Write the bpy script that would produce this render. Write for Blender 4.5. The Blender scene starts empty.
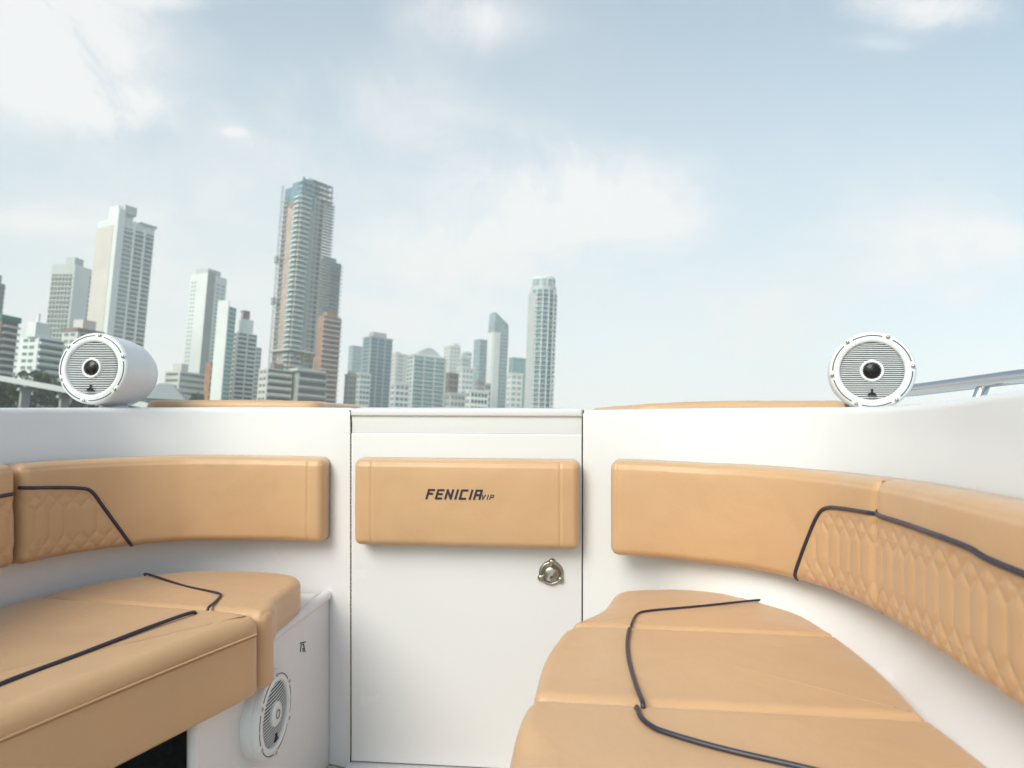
import bpy, bmesh, math, random
from mathutils import Vector, Matrix, noise
random.seed(7)
R = math.radians
SC = bpy.context.scene
COL = SC.collection
F = 683.0                                   # focal length in pixels (24 mm lens)
EYE = Vector((0, 0, 2.6))
B3 = Matrix.Rotation(R(5.6), 3, 'X') @ Matrix.Rotation(R(-2.45), 3, 'Y')   # the boat rides bow-up, heeled a little
BOAT = Matrix.Translation(EYE) @ B3.to_4x4()

# ------------------------------------------------------------------ helpers
def link(o): COL.objects.link(o); return o
def tag(o, label=None, cat=None, group=None, kind=None):
    if label: o['label'] = label
    if cat: o['category'] = cat
    if group: o['group'] = group
    if kind: o['kind'] = kind
    return o
def empty(name, loc=(0, 0, 0), rz=0):
    o = bpy.data.objects.new(name, None); o.location = loc; o.rotation_euler = (0, 0, rz)
    o.empty_display_size = .1
    return link(o)
class MB:
    """collects shapes into one mesh"""
    def __init__(s): s.v = []; s.f = []; s.m = []; s.sm = []; s.mats = []
    def mi(s, m):
        if m not in s.mats: s.mats.append(m)
        return s.mats.index(m)
    def add(s, vs, fs, m, smooth=False):
        n = len(s.v); s.v += [tuple(v) for v in vs]; k = s.mi(m)
        for f in fs: s.f.append([i + n for i in f]); s.m.append(k); s.sm.append(smooth)
    def box(s, lo, hi, m, M=None):
        (a, b, c), (d, e, f) = lo, hi
        vs = [Vector(p) for p in ((a,b,c),(d,b,c),(d,e,c),(a,e,c),(a,b,f),(d,b,f),(d,e,f),(a,e,f))]
        if M: vs = [M @ v for v in vs]
        s.add(vs, [(0,3,2,1),(4,5,6,7),(0,1,5,4),(1,2,6,5),(2,3,7,6),(3,0,4,7)], m)
    def tube(s, pts, r, m, n=10, caps=True, taper=None, closed=False):
        pts = [Vector(p) for p in pts]; vs = []; N = len(pts); up = Vector((0, 0, 1))
        for i, p in enumerate(pts):
            t = (pts[(i+1) % N] - pts[i-1]) if closed else (pts[min(i+1, N-1)] - pts[max(i-1, 0)])
            t.normalize()
            a = t.cross(up)
            if a.length < 1e-3: a = t.cross(Vector((1, 0, 0)))
            a.normalize(); b = a.cross(t)
            rr = r * (taper[i] if taper else 1)
            for k in range(n):
                q = 2*math.pi*k/n; vs.append(p + (a*math.cos(q) + b*math.sin(q))*rr)
        fs = []
        for i in range(N if closed else N-1):
            j = (i+1) % N
            for k in range(n):
                l = (k+1) % n; fs.append((i*n+k, i*n+l, j*n+l, j*n+k))
        if caps and not closed: fs += [tuple(range(n-1, -1, -1)), tuple((N-1)*n+k for k in range(n))]
        s.add(vs, fs, m, True)
    def lathe(s, prof, m, M, n=48, smooth=True):
        """prof: list of (radius, z) revolved about local z"""
        vs = []
        for r, z in prof:
            for k in range(n):
                q = 2*math.pi*k/n; vs.append(M @ Vector((r*math.cos(q), r*math.sin(q), z)))
        fs = []
        for i in range(len(prof)-1):
            for k in range(n):
                l = (k+1) % n; fs.append((i*n+k, i*n+l, (i+1)*n+l, (i+1)*n+k))
        s.add(vs, fs, m, smooth)
    def mesh(s, name, auto=None):
        me = bpy.data.meshes.new(name); me.from_pydata(s.v, [], s.f)
        for m in s.mats: me.materials.append(m)
        me.polygons.foreach_set('material_index', s.m); me.polygons.foreach_set('use_smooth', s.sm)
        me.update()
        if auto: me.set_sharp_from_angle(angle=R(auto))
        return me
    def build(s, name, parent=None, auto=None, recalc=False):
        me = s.mesh(name, auto)
        if recalc:
            bm = bmesh.new(); bm.from_mesh(me); bmesh.ops.recalc_face_normals(bm, faces=bm.faces); bm.to_mesh(me); bm.free()
        o = link(bpy.data.objects.new(name, me))
        if parent: o.parent = parent
        return o

# ------------------------------------------------------------------ materials
def mat(name, col, rough=.5, metal=0, spec=.5, coat=0, noise_amt=0, nscale=5, bump=None, alpha=None, two=None, trans=0):
    m = bpy.data.materials.new(name); m.use_nodes = True
    nt = m.node_tree; p = nt.nodes['Principled BSDF']
    p.inputs['Base Color'].default_value = (*col, 1); p.inputs['Roughness'].default_value = rough
    p.inputs['Metallic'].default_value = metal; p.inputs['Specular IOR Level'].default_value = spec
    p.inputs['Coat Weight'].default_value = coat; p.inputs['Coat Roughness'].default_value = .12
    p.inputs['Transmission Weight'].default_value = trans
    tc = nt.nodes.new('ShaderNodeTexCoord')
    if noise_amt or two:
        n = nt.nodes.new('ShaderNodeTexNoise'); n.inputs['Scale'].default_value = nscale; n.inputs['Detail'].default_value = 6
        nt.links.new(tc.outputs['Object'], n.inputs['Vector'])
        mx = nt.nodes.new('ShaderNodeMix'); mx.data_type = 'RGBA'
        c2 = two or tuple(c*(1-noise_amt) for c in col)
        mx.inputs[6].default_value = (*col, 1); mx.inputs[7].default_value = (*c2, 1)
        mr = nt.nodes.new('ShaderNodeMapRange'); mr.inputs[1].default_value = .35; mr.inputs[2].default_value = .65
        nt.links.new(n.outputs['Fac'], mr.inputs[0]); nt.links.new(mr.outputs[0], mx.inputs[0])
        nt.links.new(mx.outputs[2], p.inputs['Base Color'])
        n5 = nt.nodes.new('ShaderNodeTexNoise'); n5.inputs['Scale'].default_value = nscale*3.1; n5.inputs['Detail'].default_value = 8; nt.links.new(tc.outputs['Object'], n5.inputs['Vector'])
        m5 = nt.nodes.new('ShaderNodeMapRange'); m5.inputs[1].default_value = .3; m5.inputs[2].default_value = .7; am = .004 if coat or 'gelcoat' in name else .09
        m5.inputs[3].default_value = max(.05, rough-am); m5.inputs[4].default_value = min(1, rough+am)
        nt.links.new(n5.outputs['Fac'], m5.inputs[0]); nt.links.new(m5.outputs[0], p.inputs['Roughness'])
    if bump:
        prev = None
        for kind, sc, dist in bump:
            t = nt.nodes.new('ShaderNodeTexVoronoi' if kind == 'v' else 'ShaderNodeTexNoise')
            t.inputs['Scale'].default_value = sc
            nt.links.new(tc.outputs['Object'], t.inputs['Vector'])
            b = nt.nodes.new('ShaderNodeBump'); b.inputs['Distance'].default_value = dist; b.inputs['Strength'].default_value = 1
            nt.links.new(t.outputs['Distance' if kind == 'v' else 'Fac'], b.inputs['Height'])
            if prev: nt.links.new(prev.outputs[0], b.inputs['Normal'])
            prev = b
        nt.links.new(prev.outputs[0], p.inputs['Normal'])
    return m
TAN = (.60, .352, .19)
M = {}
M['leather'] = mat('tan_leather', TAN, .40, spec=.5, noise_amt=.05, nscale=4, bump=[('v', 420, .00022), ('n', 900, .0001), ('n', 7, .003), ('n', 24, .0011)])
_p = M['leather'].node_tree.nodes['Principled BSDF']; _p.inputs['Sheen Weight'].default_value = .15; _p.inputs['Sheen Roughness'].default_value = .45
M['seam'] = mat('tan_seam', (.36, .18, .085), .7)
M['piping'] = mat('navy_black_piping', (.028, .025, .045), .32, spec=.5)
M['gel'] = mat('white_gelcoat', (.745, .70, .715), .27, spec=.5, coat=.3, noise_amt=.012, nscale=1.2, bump=[('n', 2.2, .0022)])
M['gel_in'] = mat('white_gelcoat_matte', (.745, .70, .715), .40, noise_amt=.015, nscale=3, bump=[('n', 3, .0018)])
M['gap'] = mat('grey_rubber_gasket', (.09, .08, .075), .7)
M['dark'] = mat('dark_recess_shade', (.012, .016, .02), .85, noise_amt=.5, nscale=40)  # near-black colour stands in for shade inside the locker opening
M['teak'] = mat('beige_floor', (.62, .55, .47), .8, noise_amt=.15, nscale=6)
M['spk'] = mat('white_speaker_plastic', (.74, .73, .75), .35, coat=.15)
M['grille_back'] = mat('grey_speaker_mesh', (.10, .095, .11), .8)
M['cone'] = mat('black_cone', (.012, .011, .012), .3)
M['gleam'] = mat('gloss_black_cap', (.008, .005, .005), .22, spec=.3)
M['chrome'] = mat('polished_steel', (.62, .61, .62), .16, metal=1)
M['steel_dark'] = mat('tarnished_steel', (.42, .38, .33), .3, metal=1)
M['mark'] = mat('dark_navy_lettering', (.02, .02, .035), .5)
M['hull'] = mat('hull_gelcoat', (.78, .78, .78), .25, coat=.4)

# ------------------------------------------------------------------ boat geometry (boat frame: eye at origin, y forward, z up)
def on_plane(px, py, z):                    # where the boat surface at height z lies
    Y = -z * F / (py - 384); return Vector(((px-512)/F*Y, Y, z))
boat_things = []
def crm(P, n):                              # Catmull-Rom through the points
    P = [Vector(p) for p in P]; out = []
    for i in range(len(P)-1):
        a, b, c, d = P[max(i-1,0)], P[i], P[i+1], P[min(i+2, len(P)-1)]
        for k in range(n):
            t = k/n
            out.append(.5*((2*b) + (c-a)*t + (2*a-5*b+4*c-d)*t*t + (-a+3*b-3*c+d)*t**3))
    out.append(P[-1]); return out
def resample(P, ds):
    L = [0]
    for i in range(1, len(P)): L.append(L[-1] + (P[i]-P[i-1]).length)
    n = max(2, int(round(L[-1]/ds))); out = []; j = 0
    for k in range(n+1):
        s = L[-1]*k/n
        while j < len(P)-2 and L[j+1] < s: j += 1
        t = (s-L[j])/max(1e-9, L[j+1]-L[j]); out.append(P[j].lerp(P[j+1], min(1, max(0, t))))
    return out, L[-1]

# ---- seat cushions -------------------------------------------------
def round_outline(P, rc):
    """P: list of (x,y[,radius]); rounded polygon"""
    out = []; n = len(P)
    for i in range(n):
        p = Vector(P[i][:2]); a = Vector(P[i-1][:2]); b = Vector(P[(i+1) % n][:2])
        r = P[i][2] if len(P[i]) > 2 else rc
        da = (a-p); db = (b-p); la = min(da.length*.45, r); lb = min(db.length*.45, r)
        p0 = p + da.normalized()*la; p1 = p + db.normalized()*lb
        for k in range(7):
            t = k/6; out.append(p0*(1-t)**2 + p*2*t*(1-t) + p1*t*t)
    return out
def cushion(mb, P, ztop, zbot, r=.02, rc=.02, crown=.004, m=None, zfun=None, ds=.008, soft=1.0):
    m = m or M['leather']
    O = round_outline(P, rc); O.append(O[0]); O, _ = resample(O, ds); O = O[:-1]
    area = sum(O[i-1].x*O[i].y - O[i].x*O[i-1].y for i in range(len(O)))
    if area < 0: O.reverse()
    n = len(O); N = []
    for i in range(n):
        t = (O[(i+1) % n]-O[i-1]).normalized(); N.append(Vector((-t.y, t.x)))   # inward
    for _ in range(3): N = [((N[i-1]+N[i]*2+N[(i+1) % n])).normalized() for i in range(n)]
    c = sum(O, Vector((0, 0)))/n
    rv = [(r(o.x, o.y) if callable(r) else r) for o in O]
    for _ in range(25): rv = [(rv[i-1]+rv[i]*2+rv[(i+1) % n])/4 for i in range(n)]
    r = max(rv)
    rings = []
    rings.append([(o.x, o.y, zbot) for o in [O[i]+N[i]*.004 for i in range(n)]])
    rings.append([(o.x, o.y, zbot+.006) for o in O])
    for q in (.25, .5, .75, 1): rings.append([(O[i].x, O[i].y, zbot+.006+(ztop-rv[i]-zbot-.006)*q) for i in range(n)])
    for k in range(1, 8):
        a = math.pi/2*k/7; ci = 1-math.cos(a); si = math.sin(a)
        rings.append([(O[i].x+N[i].x*rv[i]*ci, O[i].y+N[i].y*rv[i]*ci, ztop-rv[i]+rv[i]*si) for i in range(n)])
    base = [O[i]+N[i]*rv[i] for i in range(n)]
    K = 26
    for k in range(1, K+1):
        t = (k/K)**1.15; e = t
        rings.append([((base[i]*(1-t)+c*t).x, (base[i]*(1-t)+c*t).y, ztop+crown*(3*e*e-2*e**3)) for i in range(n)])
    vs = []
    for ri, rg in enumerate(rings):
        q = ri-13; pk = math.exp(-abs(q)/2.2) if ri > 8 else 0
        for x, y, z in rg:
            w = noise.noise(Vector((x*6, y*6, z*5)))*.0016*soft + noise.noise(Vector((x*17, y*17, 3)))*.0006*soft
            w += noise.noise(Vector((x*48, y*48, 7)))*.0016*pk*soft
            dz = zfun(x, y) if zfun else 0
            vs.append(Vector((x, y, z+dz+(w if z > zbot+.05 else 0))))
    fs = []
    for j in range(len(rings)-1):
        for i in range(n):
            l = (i+1) % n; fs.append((j*n+i, j*n+l, (j+1)*n+l, (j+1)*n+i))
    fs.append(tuple(range(n-1, -1, -1)))
    mb.add(vs, fs, m, True)
    return O
def piping(parent, pts, r=.0042):
    r *= .78; pts = [Vector(p) for p in pts]
    a = pts[0]+(pts[0]-pts[1]).normalized()*.007; b = pts[-1]+(pts[-1]-pts[-2]).normalized()*.007
    pts = [a-Vector((0, 0, .010))]+pts+[b-Vector((0, 0, .010))]
    P = crm(pts, 6); P, _ = resample(P, .006)
    mb = MB(); mb.tube(P, r, M['piping'], 10)
    mb2 = mb.build('piping', parent); return mb2

def pipe_on(parent, poly, surf, L, r):
    P = [Vector((min(max(p.x, .001), L-.001), max(p.y, .002), 0)) for p in crm([(a, b, 0) for a, b in poly], 8)]
    P, _ = resample(P, .004); Q = [surf(p.x, p.y, .0004) for p in P]
    for _ in range(2): Q = [Q[0]]+[(Q[i-1]+Q[i]*2+Q[i+1])/4 for i in range(1, len(Q)-1)]+[Q[-1]]
    mb = MB(); mb.tube(Q, r, M['piping'], 10); return mb.build('piping', parent)
SEAT_R, SEAT_L = -.51, -.52  # cushion tops
def thing(name, label, cat, group=None):
    t = empty(name); tag(t, label, cat, group); boat_things.append(t); return t

G_SEAT_R = 'seat cushions on the right bench'
far_r = thing('seat_cushion', 'small far tan seat cushion of the right bench, with thin dark piping', 'seat cushion', G_SEAT_R)
mb = MB()
cushion(mb, [(.262,1.70,.05), (.46,1.712,.12), (.607,1.62,.1), (.648,1.50,.1), (.660,1.391,.01), (.122,1.450,.02), (.205,1.545,.04)], SEAT_R, -.62, r=.016, crown=.003)
mb.build('cushion_pad', far_r)
mid_r = thing('seat_cushion', 'middle tan seat cushion of the right bench, between two straight seams', 'seat cushion', G_SEAT_R)
mb = MB()
cushion(mb, [(.118,1.445,.05), (.660,1.386,.012), (.662,1.216,.1), (.634,1.04,.012), (.034,1.114,.02), (.058,1.28,.2)], SEAT_R+.003, -.64, r=.02, crown=.005)
mb.build('cushion_pad', mid_r)
near_r = thing('seat_cushion', 'large near tan seat cushion of the right bench, cut by the picture bottom', 'seat cushion', G_SEAT_R)
mb = MB()
cushion(mb, [(.030,1.108,.03), (.635,1.035,.014), (.640,.90,.1), (.62,.62,.1), (.60,.36,.04), (.00,.36,.04), (-.035,.62,.1), (-.028,.9,.15)], SEAT_R+.004, -.70, r=lambda x, y: .075 if x < .2 and y < 1.0 else .018, crown=.004)
mb.build('cushion_pad', near_r)
zp = SEAT_R+.0055
piping(far_r, [on_plane(px, py, zp) for px, py in ((766,599.5),(700,606),(650,610.5),(638,613.5),(633.5,619),(631.5,624.5))], .0032)
piping(mid_r, [on_plane(px, py, zp+.003) for px, py in ((629.5,629),(627.5,642),(629,660),(636,685),(642.5,702))], .0052)
def on_planes(L, z): return [on_plane(a, b, z) for a, b in L]
piping(near_r, on_planes(((637,707),(641,717),(650,725),(665,732),(720,748),(806,768),(870,784),(960,806)), zp+.003), .0052)

G_SEAT_L = 'seat cushions on the left bench'
far_l = thing('seat_cushion', 'far tan seat cushion of the left bench with a pointed bend of black piping', 'seat cushion', G_SEAT_L)
mb = MB()
Pl = [(-1.165,1.668,.02), (-1.10,1.79,.12), (-1.0,1.875,.1), (-.86,1.925,.12), (-.66,1.905,.1), (-.556,1.85,.07), (-.572,1.66,.05), (-.556,1.60,.02), (-.57,1.553,.012)]
cushion(mb, Pl, SEAT_L, -.605, r=.022, crown=.004)
cushion(mb, [(-.62,1.553), (-.562,1.553,.02), (-.551,1.60,.02), (-.62,1.615)], SEAT_L-.006, -.695, r=.02, rc=.015, crown=.004)
mb.build('cushion_pad', far_l)
piping(far_l, on_planes(((147,574),(183,585.5),(208,591),(219,593.5),(220.5,596),(215,602),(208.5,607.5)), SEAT_L+.0045), .004)
near_l = thing('seat_cushion', 'large tan left bench seat cushion with long straight black piping and deep front', 'seat cushion', G_SEAT_L)
mb = MB()
Pn = [(-1.165,1.660,.012), (-.60,1.545,.01), (-.566,1.535,.022), (-.80,1.07,.3), (-.955,.74,.2), (-1.05,.5,.03), (-1.22,.5,.03), (-1.24,1.0,.2), (-1.21,1.4,.2)]
cushion(mb, Pn, SEAT_L+.004, -.695, r=lambda x, y: .012 if y > 1.52 and x < -.6 else .034, rc=.02, crown=.005)
# sewn seam under the rolled front edge
sp = crm([(-.563,1.51,-.553), (-.66,1.335,-.554), (-.797,1.07,-.556), (-.93,.78,-.556), (-1.03,.53,-.556)], 12)
mb.tube(sp, .0022, M['leather'], 6)
mb.tube([p+Vector((0, 0, -.0035)) for p in sp], .0016, M['seam'], 6)
mb.build('cushion_pad', near_l)
piping(near_l, on_planes(((192,612.5),(150,627),(80,654),(0,684),(-120,733),(-260,800)), SEAT_L+.0098), .0052)

# ---- backrests -----------------------------------------------------
def quilt(s, v):
    """grooves of the stitched pattern: rows of diamonds joined by long vertical channels; returns distance to a stitch line"""
    w = .040
    d = 1.0
    u = (s/w) % 1.0
    def diamonds(v0, v1):
        if v < v0-.01 or v > v1+.01: return 1
        t = (v-v0)/(v1-v0)                       # crossing zigzags
        best = 1
        for ph in (0, .5):
            tri = abs(((s/w/2+ph) % 1.0)*2-1)
            best = min(best, abs(t-tri)*(v1-v0)*.74)
        return best
    d = min(d, diamonds(.010, .058), diamonds(.122, .162))
    if .058-.002 < v < .122+.002:
        d = min(d, min(u, 1-u)*w)
    return d
def backrest(name, label, path, zt, H, T=.06, r=.022, grooves=(), region=None, group=None, top_seam=True, crown=.006, parent=None, cat='backrest', extra=None, s0=0, rend=None):
    """path: front surface points (X,Y); zt(s/L)->top z; faces the left-hand side of travel when flip"""
    P, L = resample(crm([(x, y) for x, y in path], 12), .0026)
    n = len(P); nv = max(20, int(H/.0026))
    TN = []
    for i in range(n):
        t = (P[min(i+1, n-1)]-P[max(i-1, 0)]).normalized(); nn = Vector((t.y, -t.x))
        TN.append(nn)
    mid = n//2
    # inward = towards the seats: the side the reference point lies on
    ref = Vector((-.2, .6))
    if TN[mid].dot(ref-P[mid]) < 0: TN = [-q for q in TN]
    def surf(s, v, off=0):
        f = min(max(s/L, 0), 1)*(n-1); i = int(f); j = min(i+1, n-1); t = f-i
        p = P[i].lerp(P[j], t); q = TN[i].lerp(TN[j], t)
        return Vector((p.x+q.x*off, p.y+q.y*off, zt(s/L)-H+v))
    re = rend or r
    def disp(s, v):
        es = min(s, L-s); ev = min(v, H-v)
        ex = max(0, re-es)*r/re; ey = max(0, r-ev); q = min(math.hypot(ex, ey), r)
        d = -(r-math.sqrt(max(0, r*r-q*q)))*(re/r if ex > ey else 1)
        d += crown*(1-(2*v/H-1)**4)*min(1, es/.05)**.5
        d += noise.noise(Vector((s*7+s0*3, v*9, s0)))*.0018 + noise.noise(Vector((s*22, v*20, s0+5)))*.0006
        for g in grooves: d -= .0022*math.exp(-((s-g)/.0028)**2)
        if top_seam: d -= .0016*math.exp(-((v-(H-.014))/.0026)**2)
        if region:
            e = region(s, v)
            if e > 0:
                dist = quilt(s+s0, v); k = min(1, e/.012)
                d += k*(.0032*(1-math.exp(-(dist/.0065)**1.2))-.0030)
        return d
    def surf_d(s, v, off=0): return surf(s, v, disp(s, v)+off)
    vs = []; fs = []
    for i in range(n):
        s = L*i/(n-1)
        for j in range(nv+1):
            v = H*j/nv
            ex = max(0, r-min(s, L-s)) if not rend else 0; ey = max(0, r-min(v, H-v)); cz = cs = 0
            if ex > 0 and ey > 0:
                h = math.hypot(ex, ey)
                if h > r: cs = (ex-ex*r/h)*(1 if s < L/2 else -1); cz = (ey-ey*r/h)*(1 if v < H/2 else -1)
            vs.append(surf(s+cs, v+cz, disp(s, v)))
    W = nv+1
    for i in range(n-1):
        for j in range(nv): fs.append((i*W+j, (i+1)*W+j, (i+1)*W+j+1, i*W+j+1))
    # rim: back to the wall
    rim = [i*W for i in range(n)] + [(n-1)*W+j for j in range(1, W)] + [i*W+nv for i in range(n-2, -1, -1)] + [j for j in range(nv-1, 0, -1)]
    base = len(vs)
    for idx in rim:
        i = idx//W; q = TN[i]; p = vs[idx]
        vs.append(Vector((p.x-q.x*(T-r), p.y-q.y*(T-r), p.z)))
    m = len(rim)
    for k in range(m):
        l = (k+1) % m; fs.append((rim[k], base+k, base+l, rim[l]))
    fs.append(tuple(base+k for k in range(m)))
    mb = MB(); mb.add(vs, fs, M['leather'], True)
    if extra: extra(mb, surf, L)
    if parent is None:
        t = thing(name, label, cat, group)
        mb.build('cushion_pad', t, recalc=True)
    else:
        t = mb.build(name, parent, recalc=True)
    return t, surf_d, L, P
def s_of(px, P, L):
    best = min(range(len(P)), key=lambda i: abs(P[i].x/P[i].y*F+512-px)); return L*best/(len(P)-1), P[best].y
def above_poly(poly, s, v):
    """signed distance-ish below a polyline (s ascending) : positive when v is under it"""
    if s < poly[0][0] or s > poly[-1][0]: return -1
    for (a, b), (c, d) in zip(poly, poly[1:]):
        if a <= s <= c:
            t = (s-a)/max(1e-6, c-a); y = b+(d-b)*t
            sl = math.hypot(1, (d-b)/max(1e-3, c-a))
            return (y-v)/sl-.007
    return -1
G_BACK = 'backrest cushions along the cockpit walls'
HB = .24
# right side
RP = [(.247,1.72),(.36,1.692),(.454,1.65),(.54,1.585),(.605,1.50),(.640,1.40),(.648,1.30),(.645,1.21)]
def ztl(pts):
    def f(t):
        t = min(max(t, 0), 1)
        for (a, b), (c, d) in zip(pts, pts[1:]):
            if t <= c: return b+(d-b)*(t-a)/(c-a)
        return pts[-1][1]
    return f
z_rf = ztl([(0,-.194),(.3,-.196),(.6,-.189),(.8,-.180),(1,-.169)])
P0, L0 = resample(crm(RP, 12), .0026)
def sv(px, py, P, L, zt):
    s, Y = s_of(px, P, L); z = -(py-384)/F*Y; return s, z-(zt(s/L)-HB)
polyR = [sv(a, b, P0, L0, z_rf) for a, b in ((793,574),(808,543),(820,516),(829,508),(845,508.5),(868,512))]
polyR[0] = (polyR[0][0], 0); polyR[-1] = (L0, polyR[-1][1])
bk_rf, surf, L, P = backrest('backrest_cushion', 'tan backrest cushion right of the door, plain with a small quilted corner', RP, z_rf, HB, grooves=(.016,), region=lambda s, v: above_poly(polyR, s, v), group=G_BACK)
pipe_on(bk_rf, polyR, surf, L, .0042)
RP2 = [(.6446,1.205),(.632,1.08),(.615,.97),(.597,.80),(.575,.55),(.56,.32)]
z_rn = ztl([(0,-.168),(.27,-.153),(.46,-.146),(1,-.13)])
P1, L1 = resample(crm(RP2, 12), .0026)
polyR2 = [sv(a, b, P1, L1, z_rn) for a, b in ((868,510),(880,515),(907,523.5),(969,546),(1022,571))]
polyR2[0] = (0.001, polyR2[0][1]); polyR2.append((L1-.001, polyR2[-1][1]-.004))
bk_rn, surf, L, P = backrest('backrest_cushion', 'long tan quilted backrest cushion on the right wall under a thick black piping', RP2, z_rn, HB, region=lambda s, v: above_poly(polyR2, s, v), group=G_BACK, s0=L0, rend=.007)
pipe_on(bk_rn, polyR2, surf, L, .0046)
# left side
LP = [(-1.155,1.612),(-1.135,1.70),(-1.095,1.775),(-1.04,1.845),(-.96,1.898),(-.877,1.925),(-.7,1.94),(-.532,1.925)]
z_lf = ztl([(0,-.190),(.35,-.202),(1,-.212)])
P2, L2 = resample(crm(LP, 12), .0026)
polyL = [sv(a, b, P2, L2, z_lf) for a, b in ((19,488),(50,487.5),(78,488),(90,491),(102,506),(132,547))]
polyL[0] = (0.001, polyL[0][1]); polyL[-1] = (polyL[-1][0], 0.0)
bk_lf, surf, L, P = backrest('backrest_cushion', 'long tan backrest cushion left of the door with quilted patch at its end', LP, z_lf, HB, grooves=(L2-.045,), region=lambda s, v: above_poly(polyL, s, v), group=G_BACK, s0=.01)
pipe_on(bk_lf, polyL, surf, L, .0045)
LP2 = [(-1.21,.6),(-1.212,.9),(-1.207,1.2),(-1.188,1.42),(-1.158,1.600)]
z_ln = ztl([(0,-.15),(.6,-.17),(1,-.187)])
P3, L3 = resample(crm(LP2, 12), .0026)
polyL2 = [(0.001, .15), (L3*.6, .158), (L3-.001, .172)]
bk_ln, surf, L, P = backrest('backrest_cushion', 'narrow visible end of a tan backrest cushion at the left picture edge', LP2, z_ln, HB, region=lambda s, v: above_poly(polyL2, s, v), group=G_BACK, s0=.02)
pipe_on(bk_ln, polyL2, surf, L, .0045)

# ---- boat ----------------------------------------------------------
boat = thing('motorboat', 'white motorboat cockpit with curved walls and a low bulkhead, seen from inside', 'boat')
ZW, ZF = -.072, -1.10
# inner wall line, from port (left, near) round to the bulkhead and on to starboard
WL = [(-1.33,-.3),(-1.325,.4),(-1.30,.9),(-1.275,1.25),(-1.235,1.50),(-1.20,1.66),(-1.15,1.80),(-1.075,1.915),(-.97,1.985),(-.85,2.015),(-.68,2.01),(-.55,1.985),(-.4626,1.951)]
WR = [(.1966,1.892),(.28,1.83),(.38,1.775),(.50,1.70),(.60,1.62),(.68,1.53),(.715,1.42),(.724,1.30),(.718,1.17),(.70,1.02),(.682,.84),(.66,.55),(.64,.2),(.63,-.3)]
ZTR = [(.3,.03),(.5,.02),(.8,.010),(1.0,-.007),(1.2,-.028),(1.42,-.047),(1.72,-.062),(1.9,-.0735)]
def wall_top(p):                            # height of the coaming edge
    if p.x > .1:
        y = min(max(p.y, .3), 1.9)
        for (a, b), (c, d) in zip(ZTR, ZTR[1:]):
            if y <= c: return b+(d-b)*(y-a)/(c-a)
        return ZTR[-1][1]
    return -.0695+.035*min(max(0, 1.98-p.y), 1.3)
def wall(path, name, zbot=ZF, flare=.035):
    P, L = resample(crm(path, 8), .02)
    n = len(P); N = []
    for i in range(n):
        t = (P[min(i+1, n-1)]-P[max(i-1, 0)]).normalized(); q = Vector((-t.y, t.x))
        N.append(q)
    if N[n//2].dot(Vector((-.2, .6))-P[n//2]) > 0: N = [-q for q in N]     # outward
    prof = []                                # (outward offset, height param)
    rows = []
    for i in range(n):
        zt = wall_top(P[i]); e = P[i]; row = []
        fl = flare*min(1, max(0, abs(P[i].x+.13)-.35)/.2)
        for z, o in ((zbot, 0), (-.75, 0), (-.56, 0), (-.45, 0), (-.32, .1), (-.2, .5), (zt-.018, 1)):
            row.append((e+N[i]*(fl*o), z))
        r = .016
        for k in range(1, 7):
            a = math.pi/2*k/6; row.append((e+N[i]*(fl+r*(1-math.cos(a))), zt-.018+.018*math.sin(a)))
        row.append((e+N[i]*(fl+.05), zt-.001)); row.append((e+N[i]*(fl+.09), zt-.006))
        row.append((e+N[i]*(fl+.105), zt-.03)); row.append((e+N[i]*(fl+.105), zt-.12))
        rows.append([Vector((p.x, p.y, z)) for p, z in row])
    W = len(rows[0]); vs = [v for r_ in rows for v in r_]; fs = []
    for i in range(n-1):
        for j in range(W-1): fs.append((i*W+j, (i+1)*W+j, (i+1)*W+j+1, i*W+j+1))
    mb = MB(); mb.add(vs, fs, M['gel'], True)
    mb.build(name, boat, recalc=False)
    return P, N
PWL, NWL = wall(WL, 'cockpit_wall')
PWR, NWR = wall(WR, 'cockpit_wall')
# jamb faces and header beside / over the door
mb = MB()
dirD = Vector((.6592, -.059)).normalized(); nD = Vector((dirD.y, -dirD.x))   # nD faces the viewer (-y)
if nD.y > 0: nD = -nD
A = Vector((-.4626, 1.951)); Bd = Vector((.1966, 1.892)); WD = (Bd-A).length
DM = Matrix(((dirD.x, nD.x, 0, A.x), (dirD.y, nD.y, 0, A.y), (0, 0, 1, 0), (0, 0, 0, 1)))   # door frame: x along, y towards viewer, z up
for x0, x1 in ((-.003, .0), (WD, WD+.003)):
    mb.box((x0, -.11, ZF), (x1, -.002, ZW-.003), M['gap'], DM)
mb.box((-.0, -.06, ZF), (WD, -.035, ZW-.02), M['gap'], DM)
mb.box((-.004, -.11, ZF), (WD+.004, .05, ZF+.018), M['gel'], DM)
mb.build('door_frame', boat)
# door
door = thing('cockpit_door', 'white hinged cockpit door between the benches with tan pad and round latch', 'door')
mb = MB(); g = .0022
def rslab(mb, x0, x1, z0, z1, y0, y1, m, Mx, rr=.006):
    """slab with bevelled front edges, front at y1"""
    bm = bmesh.new()
    bmesh.ops.create_cube(bm, size=1)
    for v in bm.verts: v.co = Vector((x0+(v.co.x+.5)*(x1-x0), y0+(v.co.y+.5)*(y1-y0), z0+(v.co.z+.5)*(z1-z0)))
    es = [e for e in bm.edges if all(abs(v.co.y-y1) < 1e-6 for v in e.verts)]
    bmesh.ops.bevel(bm, geom=es, offset=rr, segments=4, profile=.5, affect='EDGES')
    bm.verts.index_update()
    mb.add([Mx @ v.co for v in bm.verts], [[v.index for v in f.verts] for f in bm.faces], m, True); bm.free()
rslab(mb, g, WD-g, ZF+.022, ZW-.068, -.03, 0, M['gel'], DM, .005)
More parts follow.
